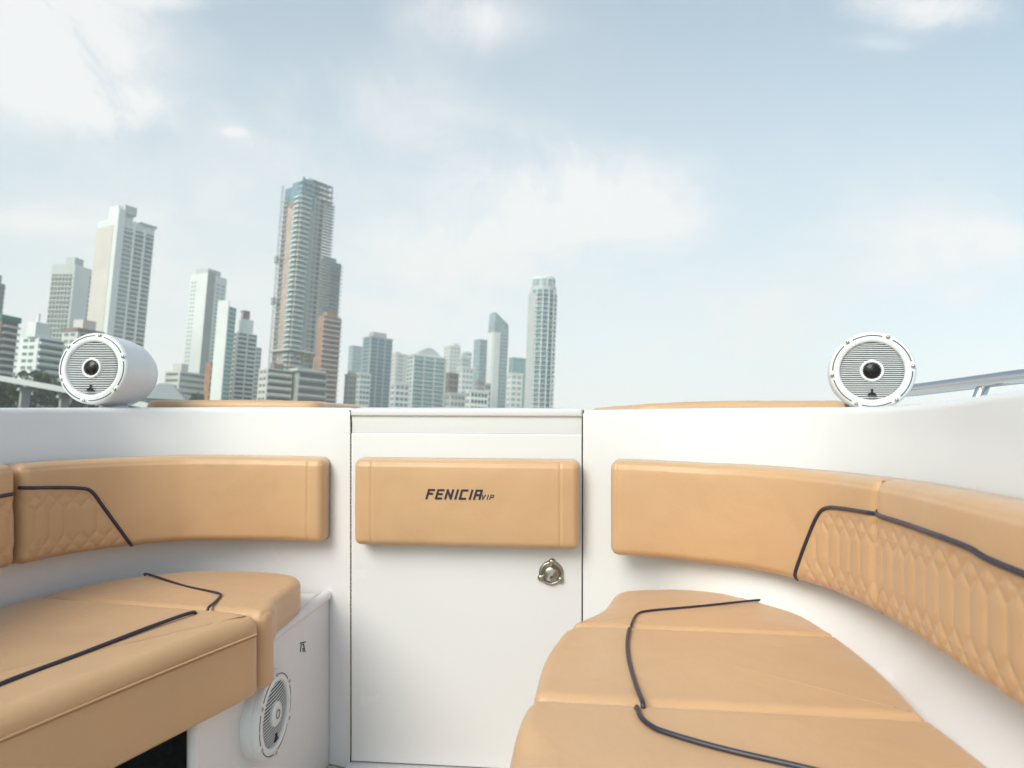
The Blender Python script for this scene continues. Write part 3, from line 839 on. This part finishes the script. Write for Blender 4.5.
# 12 stepped white apartment
b = Bld('apartment_tower', 'white stepped apartment tower with rows of balconies and a red-brown cupola', 229, 238, 258, 332, 400, 25); b.body('white_render')
b.balc('F', .05, .47, 24, out=1.2, glass='dark_glass'); b.balc('F', .55, .95, 24, out=1.2, glass='dark_glass'); b.rows('L', 'window', .1, .9, .02, .1, .25, .75, 'dark_glass', 24, bays=2)
b.box('upper_storey', (b.a*.15, b.b*.1, b.h), (b.a*.8, b.b*.8, b.h+8), 'white_render'); b.box('upper_storey', (b.a*.3, b.b*.2, b.h+8), (b.a*.62, b.b*.6, b.h+13), 'brown'); b.box('pier', (b.a*.1, .2, b.h), (b.a*.2, 2, b.h+11), 'white_render'); b.finish()
b = Bld('apartment_block', 'slim pale block peeping out right of the stepped white tower', 253, 256, 262, 347, 460, 25); b.body('light_concrete'); b.rows('F', 'window', .1, .9, .02, .1, .3, .7, 'mid_glass', 22); b.finish()
# 14 low blocks
b = Bld('apartment_block', 'low cream block with balcony bands left of the construction tower foot', 259, 268, 293, 368, 370, 25); b.body('cream_render'); b.balc('F', .03, .97, 11, m='cream_render', rail='cream_render', glass='dark_glass', ph=.38); b.rows('L', 'window', .1, .9, .02, .1, .3, .7, 'mid_glass', 11, bays=2)
b.box('roof', (b.a*.3, 2, b.h), (b.a*.7, b.b*.6, b.h+3), 'brown'); b.finish()
b = Bld('parking_podium', 'grey concrete podium with open dark decks at the foot of the construction tower', 291, 299, 328, 371, 372, 25); b.body('grey_concrete')
b.rows('F', 'window', .04, .96, .02, .12, .28, .8, 'dark_void', 9); b.rows('F', 'floor_band', 0, 1, .15, .6, 0, .25, 'light_concrete', 9); b.box('roof', (-1.5, -1.5, b.h), (b.a*.9, b.b, b.h+1.6), 'light_concrete'); b.finish()
# 15 the construction tower
b = Bld('construction_tower', 'tallest tower, unfinished, pinkish brick with bare floor slabs and blue glazed top', 284, 302, 334, 192, 480, 33)
H = b.h; b.body('brick_pink', z0=0, z1=H, ins=(0, b.a*.26, 0, 0))
nf = 50
b.box('core', (b.a*.6, b.b*.15, 0), (b.a*.80, b.b*.9, H), 'raw_concrete')
b.rows('F', 'floor_slab', .74, 1.10, -3, .8, 0, .2, 'light_concrete', nf, z0=H*.36)
b.rows('F', 'window', .34, .44, .2, .3, .15, .8, 'steel_grey', nf); b.rows('F', 'window', .47, .57, .2, .3, .15, .8, 'mid_glass', nf)
b.rows('F', 'window', .60, .71, .2, .3, .15, .85, 'dark_glass', nf)
b.rows('F', 'balcony', -.02, .30, .1, 1.6, 0, .22, 'white_render', nf, more=[(1.35, 1.5, .22, .55, 'teal_glass')])
b.fin('F', .32, .73, .2, 'raw_concrete', name='side_panel')
b.rows('F', 'window', .02, .28, .02, .1, .3, .8, 'dark_void', nf)
b.rows('L', 'balcony', .02, .32, .1, 1.6, 0, .22, 'white_render', nf, more=[(1.35, 1.5, .22, .55, 'teal_glass')])
b.rows('L', 'window', .04, .30, .02, .1, .14, .9, 'dark_void', nf)
b.rows('L', 'floor_slab', .72, 1.0, .05, .9, 0, .14, 'light_concrete', nf)
b.rows('L', 'window', .75, .97, .02, .1, .16, .8, 'dark_glass', nf, bays=2)
# glazed crown
b.box('crown_screen', (-.3, -.35, H-10), (b.a*.42, -.05, H+10), 'blue_glass'); b.box('crown_screen', (-.35, -.3, H-7), (-.05, b.b*.95, H+6), 'blue_glass')
z = H
b.box('crown', (b.a*.02, b.b*.05, z), (b.a*.60, b.b*.6, z+9), 'blue_glass')
for k in range(4): b.box('crown_slab', (-.8 if k < 3 else b.a*.3, -.8, z+k*3.7), (b.a*(1.05-.03*k), 5, z+k*3.7+.6), 'light_concrete')
for k in range(7): b.box('crown_post', (b.a*(.02+.155*k), -.5, z+.5), (b.a*(.02+.155*k)+.6, .3, z+11.4), 'steel_grey')
b.box('crown', (b.a*.30, b.b*.1, z+9), (b.a*.60, b.b*.6, z+13), 'steel_grey')
# orange netting near the top and at the foot
b.fin('L', .1, .6, .5, 'orange_net', z0=H-9, z1=H-5, name='safety_net')
for t in (.1, .35, .6, .85): b.fin('F', t, t+.05, 2.0, 'orange_net', z0=H*.325, z1=H*.36, name='scaffold_post')
b.box('transfer_slab', (-3, -3, H*.36), (b.a+2, b.b, H*.36+1.2), 'cream_render')
# hoist mast on the left edge
mb = MB()
for sx in (0, 1.6):
    mb.box((-3.2, b.b*.85+sx, 0), (-2.9, b.b*.85+sx+.3, H+8), W['steel_grey'])
for k in range(int(H/6)): mb.box((-3.2, b.b*.85, k*6), (-2.9, b.b*.85+1.9, k*6+.3), W['steel_grey'])
mb.build('hoist_mast', b.root)
for zz in (.55, .72): b.box('hoist_cage', (-4.6, b.b*.82, H*zz), (-2.8, b.b*.82+3, H*zz+5), 'steel_grey')
b.finish()
# 16 shoulder
b = Bld('apartment_tower', 'grey glazed tower half hidden behind the right side of the tallest tower', 318, 326, 342, 260, 510, 30); b.body('light_concrete')
b.rows('F', 'window', .03, .97, .02, .12, .3, .8, 'mid_glass', 44); b.rows('F', 'balcony', -.02, 1.06, .1, 1.5, 0, .16, 'light_concrete', 44); b.box('roof', (b.a*.1, 1, b.h), (b.a*.7, b.b*.8, b.h+3), 'grey_concrete'); b.finish()
# 17 brick red
b = Bld('brick_tower', 'red brick tower with pale floor lines at the tallest tower\'s right foot', 318, 324, 342, 315, 420, 28); b.body('brick_red')
b.rows('F', 'window', .08, .92, .02, .12, .3, .8, 'brown', 26); b.rows('F', 'balcony', -.02, 1.03, .1, 1.3, 0, .22, 'pink_render', 26); b.box('roof', (b.a*.2, 1, b.h), (b.a*.7, b.b*.8, b.h+2.5), 'brick_red'); b.finish()

# smaller, paler towers to the right: (name, label, xl, xc, xr, ytop, d, phi, wall, style)
def simple(name, label, xl, xc, xr, yt, d, phi, wall, glass, n, baysF=3, baysL=2, style='win', roof=None, band=None):
    b = Bld(name, label, xl, xc, xr, yt, d, phi); b.body(wall)
    if style == 'win':
        b.rows('F', 'window', .06, .94, .02, .12, .22, .75, glass, n, bays=baysF, fill=.7)
        if xc-xl > 2: b.rows('L', 'window', .08, .92, .02, .12, .22, .75, glass, n, bays=baysL, fill=.6)
    elif style == 'balc':
        for k in range(baysF):
            b.balc('F', (k+.06)/baysF, (k+.94)/baysF, n, glass=glass, rail=band or wall, m=wall, ph=.3)
        if xc-xl > 2: b.rows('L', 'window', .08, .92, .02, .12, .22, .75, glass, n, bays=baysL, fill=.6)
    elif style == 'curtain':
        for k in range(baysF): b.rows('F', 'window', (k+.08)/baysF, (k+.92)/baysF, .02, .12, .06, .88, glass, n)
        for k in range(baysL): b.rows('L', 'window', (k+.1)/baysL, (k+.9)/baysL, .02, .12, .06, .88, glass, n)
        for k in range(baysF+1): b.fin('F', max(0, k/baysF-.02), min(1, k/baysF+.02), .7, wall)
    b.box('roof', (-.4, -.4, b.h), (b.a+.4, b.b+.4, b.h+1), wall)
    if roof: b.box('roof', (b.a*roof[0], b.b*.1, b.h+1), (b.a*roof[1], b.b*.7, b.h+1+roof[2]), wall)
    b.finish(); return b
simple('office_block', 'small brown-grey block standing between the red brick tower and the blue glass tower', 345, 349, 357, 375, 520, 25, 'grey_concrete', 'brown', 14, roof=(.2, .6, 2))
simple('apartment_tower', 'pale bluish tower behind the left edge of the blue glass tower', 349, 353, 366, 346, 900, 25, 'pale_glass', 'blue_glass', 26)
simple('apartment_block', 'slim white block in front of the blue glass tower at its left foot', 357, 360, 371, 374, 500, 25, 'white_render', 'mid_glass', 14)
b = simple('glass_tower', 'blue glass tower with white ribs right of the red brick tower', 363, 371, 393, 337, 560, 28, 'light_concrete', 'blue_glass', 28, baysF=3, baysL=1, style='curtain', roof=(.15, .75, 4))
simple('apartment_tower', 'pale pinkish tower between the blue glass tower and the teal balconied one', 391, 396, 414, 354, 800, 25, 'cream_render', 'pale_glass', 24, baysF=2, roof=(.0, .3, 2))
b = simple('apartment_tower', 'white and teal tower with wide balconies and an arched crown', 407, 414, 446, 355, 520, 22, 'white_render', 'teal_glass', 22, baysF=3, style='balc', band='pale_glass')
mb = MB(); P = [(b.a*(.12+.76*k/12), b.h+1+math.sin(math.pi*k/12)*6) for k in range(13)]
n = len(P); vs = [(x, 1, z) for x, z in P]+[(x, b.b*.7, z) for x, z in P]
mb.add(vs, [tuple(range(n)), tuple(range(2*n-1, n-1, -1))]+[(i, n+i, n+i+1, i+1) for i in range(n-1)]+[(0, n-1, 2*n-1, n)], W['light_concrete']); mb.build('crown', b.root)
simple('office_block', 'dark brown block right beside the teal balconied tower', 446, 449, 459, 374, 480, 25, 'brown', 'dark_glass', 14, baysF=2)
simple('apartment_tower', 'very pale stepped tower far behind the dark brown block', 444, 450, 461, 346, 1000, 25, 'cream_render', 'pale_glass', 26, roof=(.4, .9, 4))
simple('apartment_tower', 'pale grey tower with a flat roof box left of the grey-blue tower', 458, 462, 470, 358, 800, 25, 'light_concrete', 'mid_glass', 22, roof=(.1, .8, 5))
simple('apartment_block', 'low white block between the dark brown block and the grey-blue tower', 457, 462, 474, 368, 520, 25, 'white_render', 'pale_glass', 15)
simple('office_block', 'small dark block at the left foot of the grey-blue tower', 475, 478, 485, 380, 480, 25, 'grey_concrete', 'brown', 12)
simple('apartment_tower', 'grey-blue tower in two shades left of the pointed glass tower', 474, 480, 490, 340, 700, 35, 'pale_glass', 'blue_glass', 28)
# pointed tower
b = Bld('pointed_tower', 'white and grey glass tower with a slanting pointed top', 488, 494, 509, 332, 560, 30); b.body('light_concrete')
b.fin('F', 0, .40, 1.2, 'white_render'); b.fin('L', .1, .95, .4, 'white_render', name='side_panel'); b.rows('F', 'window', .45, .95, .02, .12, .1, .85, 'pale_glass', 32)
mb = MB(); z = b.h; a_, bb = b.a, b.b
mb.add([(0,0,z),(a_,0,z),(a_,bb,z),(0,bb,z),(a_*.05,0,z+17),(a_*.95,0,z+8),(a_*.95,bb,z+8),(a_*.05,bb,z+17)], [(0,3,2,1),(4,5,6,7),(0,1,5,4),(1,2,6,5),(2,3,7,6),(3,0,4,7)], W['pale_glass']); mb.build('slanted_top', b.root)
b.finish()
simple('office_block', 'small teal glass block between the pointed tower and the round-topped tower', 509, 513, 526, 358, 700, 25, 'pale_glass', 'teal_glass', 20, baysF=2, baysL=1, style='curtain')
simple('apartment_block', 'white block low between the pointed tower and the round-topped tower', 507, 511, 523, 374, 520, 25, 'white_render', 'pale_glass', 14, baysF=2)
simple('apartment_block', 'low white block at the skyline foot left of the pointed tower', 466, 470, 489, 391, 420, 20, 'white_render', 'dark_glass', 9, baysF=5)
simple('apartment_block', 'low pale block at the foot of the skyline under the pale stepped tower', 446, 450, 466, 394, 430, 20, 'light_concrete', 'mid_glass', 9, baysF=4)
simple('apartment_block', 'low white block between the blue glass tower and the teal balconied one', 391, 395, 410, 384, 470, 20, 'white_render', 'mid_glass', 11, baysF=3)
simple('apartment_tower', 'pale tower far behind, just right of the teal balconied tower', 428, 434, 447, 359, 950, 25, 'light_concrete', 'pale_glass', 24, baysF=2)
simple('apartment_tower', 'narrow white tower far behind the low white block', 462, 465, 472, 352, 950, 25, 'white_render', 'mid_glass', 24, baysF=1, baysL=1)
simple('office_block', 'small grey block right at the left foot of the pointed tower', 483, 485, 491, 384, 500, 25, 'light_concrete', 'dark_glass', 11, baysF=2)
simple('apartment_block', 'slim cream block between the dark brown block and the low white block', 454, 456, 463, 372, 600, 25, 'cream_render', 'mid_glass', 14, baysF=2)
simple('apartment_tower', 'pale cream tower left of the grey-blue tower, behind the low white block', 397, 401, 412, 360, 700, 25, 'white_render', 'mid_glass', 20, baysF=2) if False else None
# round tower: stack of many-sided floors
c = at(543.5, 292, 520); wdt = (at(558, 292, 520)-at(529.5, 292, 520)).length
rt = empty('round_tower', (c.x, c.y, GZ), math.atan2(c.y, c.x)-math.pi/2); tag(rt, 'tall round blue-grey tower with white ring crown, rightmost of the skyline', 'building', 'towers of the skyline')
H = c.z-GZ; rad = wdt/2
def ngon(mb, r, z0, z1, m, n=14, off=.2, sy=1):
    vs = [(r*math.cos(off+2*math.pi*k/n), r*sy*math.sin(off+2*math.pi*k/n), z) for z in (z0, z1) for k in range(n)]
    mb.add(vs, [tuple(range(n-1, -1, -1)), tuple(range(n, 2*n))]+[(k, (k+1) % n, n+(k+1) % n, n+k) for k in range(n)], m)
mb = MB(); ngon(mb, rad*.88, 0, H, W['blue_glass']); mb.build('glass_core', rt)
mb = MB(); mb.box((-rad*1.02, -rad*.78, 0), (-rad*.50, rad*.5, H-3), W['light_concrete']); mb.build('wall', rt)
nfl = 36; fh = H/nfl
mb = MB(); ngon(mb, rad, 0, fh*.18, W['light_concrete']); slab = mb.mesh('balcony')
for i in range(nfl):
    o = link(bpy.data.objects.new('balcony', slab)); o.parent = rt; o.location = (0, 0, i*fh)
for k in range(14):
    q = .2+2*math.pi*k/14
    if math.sin(q) < .3:
        mb = MB(); x, y = rad*.97*math.cos(q), rad*.97*math.sin(q); mb.box((x-.35, y-.35, 0), (x+.35, y+.35, H), W['white_render']); mb.build('pier', rt)
mb = MB(); ngon(mb, rad*.9, H, H+3, W['light_concrete']); ngon(mb, rad*.80, H+3, H+8.5, W['pale_glass']); mb.build('crown', rt)
mb = MB(); ngon(mb, rad*.82, H+8.5, H+10.5, W['white_render'], 20); mb.build('crown_ring', rt)
for k in range(10):
    q = k*.628; mb = MB(); x, y = rad*.78*math.cos(q), rad*.78*math.sin(q); mb.box((x-.3, y-.3, H+3), (x+.3, y+.3, H+8.5), W['white_render']); mb.build('crown_post', rt)

# pavilion with a grey tent roof
c = at(165, 400, 260); pv = empty('pavilion', (c.x, c.y, GZ), .3); tag(pv, 'grey tent-roofed pavilion just right of the left speaker', 'pavilion')
hh = at(165, 384, 260).z-GZ
mb = MB(); w = 7.5; z0 = hh-5.5
mb.add([(-w,-w,z0),(w,-w,z0),(w,w,z0),(-w,w,z0),(-w*.25,-w*.25,hh),(w*.25,-w*.25,hh),(w*.25,w*.25,hh),(-w*.25,w*.25,hh)], [(0,3,2,1),(4,5,6,7),(0,1,5,4),(1,2,6,5),(2,3,7,6),(3,0,4,7)], W['steel_grey']); mb.build('roof', pv)
mb = MB(); mb.box((-w*.8,-w*.8,0), (w*.8,w*.8,z0), W['light_concrete']); mb.build('wall', pv)
mb = MB(); mb.box((-w*.6,-w*.8-.2,0), (w*.6,-w*.8-.05,z0-1), W['dark_glass']); mb.build('window', pv)

# causeway bridge at the left
pa_, pb_ = at(-60, 366, 205), at(175, 409, 165)
bd = Vector((pb_.x-pa_.x, pb_.y-pa_.y)); Lb = bd.length; ang = math.atan2(bd.y, bd.x); slope = (pb_.z-pa_.z)/Lb
br = empty('road_bridge', (pa_.x, pa_.y, 0), ang); tag(br, 'long pale concrete road bridge crossing in front of dark trees at the left', 'bridge')
mb = MB(); n = 24
prof = [(-2.4,.0),(-2.4,-1.0),(2.4,-1.0),(2.4,0),(2.1,0),(2.1,-.6),(-2.1,-.6),(-2.1,0)]
vs = []
for i in range(n+1):
    x = Lb*i/n; zc = pa_.z+(pb_.z-pa_.z)*i/n+math.sin(math.pi*i/n)*.3
    vs += [(x, y, zc+z) for y, z in prof]
k = len(prof); fs = [(i*k+j, i*k+(j+1) % k, (i+1)*k+(j+1) % k, (i+1)*k+j) for i in range(n) for j in range(k)]
mb.add(vs, fs, W['light_concrete']); mb.build('bridge_deck', br, recalc=True)
for i in range(1, 6):
    x = Lb*i/6+3; zc = pa_.z+(pb_.z-pa_.z)*i/6-1.95
    mb = MB(); mb.box((x-.25,-1.2,-3), (x+.25,1.2,zc-.4), W['grey_concrete']); mb.box((x-.35,-2,zc-.6), (x+.35,2,zc), W['grey_concrete']); mb.build('bridge_pier', br)

# trees
leafm = mat('leaf_green', (.045,.075,.022), .6, two=(.085,.12,.04), nscale=.9)
leafm2 = mat('leaf_dark_green', (.022,.045,.016), .65, two=(.05,.08,.028), nscale=.9)
bark = mat('bark', (.12,.085,.06), .9)
def tree(label, px, d, ytop, wpx, m, seed):
    rnd = random.Random(seed)
    c = at(px, ytop, d); h = c.z-GZ; w = wpx/F*d
    t = empty('shore_tree', (c.x, c.y, GZ), rnd.random()*6); tag(t, label, 'tree', 'trees along the shore')
    mb = MB(); mb.tube([(0,0,-.3),(.1,.1,h*.3),(.0,.2,h*.6),(.1,0,h*.85)], .35, bark, 8, taper=[1.2,.9,.6,.2])
    for k in range(6):
        a = rnd.random()*6.28; z = h*(.3+.4*rnd.random()); mb.tube([(0,.1,z),(math.cos(a)*w*.2,math.sin(a)*w*.2,z+h*.12),(math.cos(a)*w*.36,math.sin(a)*w*.36,z+h*.18)], .16, bark, 6, taper=[1,.7,.3])
    mb.build('trunk', t)
    mb = MB(); clumps = []
    for k in range(26):
        a = rnd.random()*6.28; q = math.sqrt(rnd.random())*w*.42; z = h*(.38+.55*rnd.random()); f = 1-.5*abs(z/h-.6)/.4
        clumps.append((Vector((math.cos(a)*q*f, math.sin(a)*q*f, z)), w*(.09+.07*rnd.random())))
    vs = []; fs = []
    for cc, rr in clumps:
        for k in range(90):
            dirv = Vector((rnd.gauss(0,1), rnd.gauss(0,1), rnd.gauss(0,.8))).normalized()*rr*(.5+.6*rnd.random())
            p = cc+dirv; s_ = .28+.3*rnd.random()
            u = Vector((rnd.gauss(0,1), rnd.gauss(0,1), rnd.gauss(0,1))).normalized(); v = u.cross(Vector((rnd.gauss(0,1), rnd.gauss(0,1), rnd.gauss(0,1)))).normalized()
            i0 = len(vs); vs += [p-u*s_, p-v*s_*.5, p+u*s_, p+v*s_*.5]; fs.append((i0, i0+1, i0+2, i0+3))
    mb.add(vs, fs, m); mb.build('crown', t)
TL = 'dark green bushy tree behind the road bridge at the left'
for i, (px, yt, wp, d) in enumerate(((-22,378,34,190),(-2,374,30,200),(16,382,26,190),(31,368,34,215),(50,371,30,215),(66,380,26,210),(84,392,30,215),(104,395,24,220),(118,396,24,215),(136,397,22,230),(150,399,20,225))):
    if 25 < px < 55: lb = ['dark green tree rising above the bridge, left one of the two tallest', 'dark green tree rising above the bridge, right one of the two tallest'][px > 40]
    elif px < 25: lb = 'dark green tree at the far left, seen above and below the bridge'
    elif px < 110: lb = 'dark green tree mostly hidden by the left pod speaker'
    else: lb = 'low dark green tree between the left speaker and the sun pad'
    tree(lb, px, d*1.22, yt, wp, leafm2 if i % 2 else leafm, i+3)
tree('small bright green tree in front of the low beige block', 200, 330, 391, 20, leafm, 40)
tree('small bright green tree between the pavilion and the low beige block', 188, 320, 396, 16, leafm, 41)
# undergrowth under the bridge
mb = MB(); rnd = random.Random(5); vs = []; fs = []
for k in range(22000):
    q = rnd.random(); px = -60+q*260; p = at(px, 420, 212+50*rnd.random()-q*42)
    p = Vector((p.x, p.y, GZ+rnd.random()**1.2*9.5*(.6+.4*noise.noise(Vector((q*14, 0, 0))))))
    s_ = .5+.5*rnd.random(); u = Vector((rnd.gauss(0,1), rnd.gauss(0,1), rnd.gauss(0,1))).normalized(); v = u.cross(Vector((rnd.gauss(0,1), rnd.gauss(0,1), rnd.gauss(0,1)))).normalized()
    i0 = len(vs); vs += [p-u*s_, p-v*s_*.6, p+u*s_, p+v*s_*.6]; fs.append((i0, i0+1, i0+2, i0+3))
mb.add(vs, fs, leafm2); tag(mb.build('undergrowth'), 'dense dark green undergrowth on the bank below the bridge', 'undergrowth', kind='stuff')

# ground and water
seab = mat('water_blue_grey', (.03,.06,.07), .12, spec=.6, bump=[('n', .6, .12), ('n', 3, .03)])
mb = MB(); mb.add([(-6000,-3000,0),(6000,-3000,0),(6000,9000,0),(-6000,9000,0)], [(0,1,2,3)], seab); tag(mb.build('water'), kind='structure')
landm = mat('land_ground', (.16,.17,.12), .9, noise_amt=.4, nscale=.05)
mb = MB(); shore = [(-1500,60),(-330,95),(-150,100),(-110,130),(-60,200),(0,250),(60,300),(110,370),(170,480),(260,700),(400,1100),(-1500,1600)]
prism(mb, shore, -1, GZ, landm); tag(mb.build('land'), kind='structure')

# ------------------------------------------------------------------ haze
hz = bpy.data.materials.new('haze_air'); hz.use_nodes = True; nt = hz.node_tree; nt.nodes.clear()
out = nt.nodes.new('ShaderNodeOutputMaterial'); pv_ = nt.nodes.new('ShaderNodeVolumePrincipled')
pv_.inputs['Color'].default_value = (1,.985,.965,1); pv_.inputs['Density'].default_value = .0005; pv_.inputs['Anisotropy'].default_value = .0
nt.links.new(pv_.outputs[0], out.inputs['Volume'])
mb = MB(); mb.box((-1600,-110,-2.5), (450,1080,300), hz); o = mb.build('haze'); tag(o, kind='stuff')

# ------------------------------------------------------------------ sky, sun, camera
SUN_EL, SUN_AZ = 36, 216      # azimuth clockwise from +y: behind and to the left
w = bpy.data.worlds.new('World'); SC.world = w; w.use_nodes = True; nt = w.node_tree; nt.nodes.clear()
N_ = nt.nodes.new; Lk = nt.links.new
out = N_('ShaderNodeOutputWorld'); bg = N_('ShaderNodeBackground'); bg.inputs['Strength'].default_value = .15
sky = N_('ShaderNodeTexSky'); sky.sky_type = 'NISHITA'; sky.sun_disc = False; sky.sun_elevation = R(SUN_EL); sky.sun_rotation = R(SUN_AZ)
sky.air_density = 1.0; sky.dust_density = 2.5; sky.ozone_density = 1.2
tc = N_('ShaderNodeTexCoord'); sep = N_('ShaderNodeSeparateXYZ'); Lk(tc.outputs['Generated'], sep.inputs[0])
def math_(op, a, b=None, c=None, clamp=False):
    n = N_('ShaderNodeMath'); n.operation = op; n.use_clamp = clamp
    for i, v in enumerate((a, b, c)):
        if v is None: continue
        if isinstance(v, (int, float)): n.inputs[i].default_value = v
        else: Lk(v, n.inputs[i])
    return n.outputs[0]
zc = math_('MAXIMUM', sep.outputs[2], .0); yc = math_('MAXIMUM', sep.outputs[1], .05)
u = math_('DIVIDE', sep.outputs[0], yc); v = math_('DIVIDE', zc, yc)
den = math_('ADD', zc, .18)
comb = N_('ShaderNodeCombineXYZ'); Lk(math_('DIVIDE', sep.outputs[0], den), comb.inputs[0]); Lk(math_('DIVIDE', sep.outputs[1], den), comb.inputs[1])
n1 = N_('ShaderNodeTexNoise'); n1.inputs['Scale'].default_value = 1.5; n1.inputs['Detail'].default_value = 8; n1.inputs['Roughness'].default_value = .55; n1.inputs['Distortion'].default_value = .4
Lk(comb.outputs[0], n1.inputs['Vector'])
n2 = N_('ShaderNodeTexNoise'); n2.inputs['Scale'].default_value = 5.5; n2.inputs['Detail'].default_value = 9; n2.inputs['Roughness'].default_value = .68; n2.inputs['Distortion'].default_value = .5
Lk(tc.outputs['Generated'], n2.inputs['Vector'])
field = None
for px, py, rx, ry, amp in ((150,160,200,110,.2),(380,120,120,60,.25),(300,330,260,90,.35),(60,50,95,75,1.05),(20,10,70,60,.9),(110,110,55,28,.6),(30,220,110,16,.5),(560,195,125,66,.6),(650,215,70,50,.6),(470,262,90,44,.7),(470,20,70,35,.45),
                            (930,8,95,30,.9),(930,238,95,40,.7),(880,45,60,14,.4),(740,325,90,40,.6),(1000,235,30,16,.4),(970,300,22,18,.4),(190,0,70,12,.5),(235,132,14,5,.6),(985,345,60,40,.4)):
    r = ray(px, py); u0, v0 = r.x/r.y, r.z/r.y
    du = math_('MULTIPLY', math_('SUBTRACT', u, u0), F/rx); dv = math_('MULTIPLY', math_('SUBTRACT', v, v0), F/ry)
    g_ = math_('MULTIPLY', math_('EXPONENT', math_('MULTIPLY', math_('ADD', math_('MULTIPLY', du, du), math_('MULTIPLY', dv, dv)), -1.0)), amp)
    field = g_ if field is None else math_('ADD', field, g_)
front = math_('GREATER_THAN', sep.outputs[1], .1)
field = math_('MULTIPLY', field, front)
tot = math_('ADD', math_('MULTIPLY', field, math_('ADD', math_('MULTIPLY', n2.outputs['Fac'], 3.4), -.85)), math_('MULTIPLY', math_('SUBTRACT', n1.outputs['Fac'], .43), 1.5))
mr = N_('ShaderNodeMapRange'); mr.interpolation_type = 'SMOOTHSTEP'; mr.inputs[1].default_value = .05; mr.inputs[2].default_value = .85; mr.inputs[4].default_value = .8
Lk(tot, mr.inputs[0])
veil = math_('SUBTRACT', 1.0, math_('MULTIPLY', v, 1.1), clamp=True)     # milky air towards the horizon
mixv = N_('ShaderNodeMix'); mixv.data_type = 'RGBA'; Lk(math_('ADD', math_('MULTIPLY', math_('POWER', veil, 1.6), .72), .22), mixv.inputs[0]); tint = N_('ShaderNodeMix'); tint.data_type = 'RGBA'; tint.blend_type = 'MULTIPLY'; tint.inputs[0].default_value = 1; Lk(sky.outputs[0], tint.inputs[6]); tint.inputs[7].default_value = (.80,1.11,1.02,1); Lk(tint.outputs[2], mixv.inputs[6]); mixv.inputs[7].default_value = (5.75,5.65,5.55,1)
mix = N_('ShaderNodeMix'); mix.data_type = 'RGBA'; Lk(mr.outputs[0], mix.inputs[0]); Lk(mixv.outputs[2], mix.inputs[6]); mix.inputs[7].default_value = (5.6,5.4,5.3,1)
Lk(mix.outputs[2], bg.inputs[0]); Lk(bg.outputs[0], out.inputs[0])

sl = bpy.data.lights.new('sun', 'SUN'); sl.energy = 1.75; sl.angle = R(35); sl.color = (1,.925,.86)
so = link(bpy.data.objects.new('sun', sl))
az = R(SUN_AZ); el = R(SUN_EL); d = Vector((math.sin(az)*math.cos(el), math.cos(az)*math.cos(el), math.sin(el)))
so.rotation_euler = d.to_track_quat('Z', 'Y').to_euler()
cd = bpy.data.cameras.new('camera'); co = link(bpy.data.objects.new('camera', cd)); SC.camera = co
cd.lens = 24.0117; cd.sensor_width = 36; cd.clip_start = .02; cd.clip_end = 20000
co.matrix_world = BOAT @ Matrix.Rotation(R(90), 4, 'X')
cd.dof.use_dof = True; cd.dof.focus_distance = 1.75; cd.dof.aperture_fstop = 4.2
SC.view_settings.view_transform = 'Standard'; SC.view_settings.look = 'None'; SC.view_settings.gamma = 1; SC.view_settings.exposure = .38
SC.render.engine = 'CYCLES'
SC.cycles.volume_bounces = 2; SC.cycles.max_bounces = 6; SC.cycles.diffuse_bounces = 3; SC.cycles.glossy_bounces = 2; SC.cycles.transmission_bounces = 1
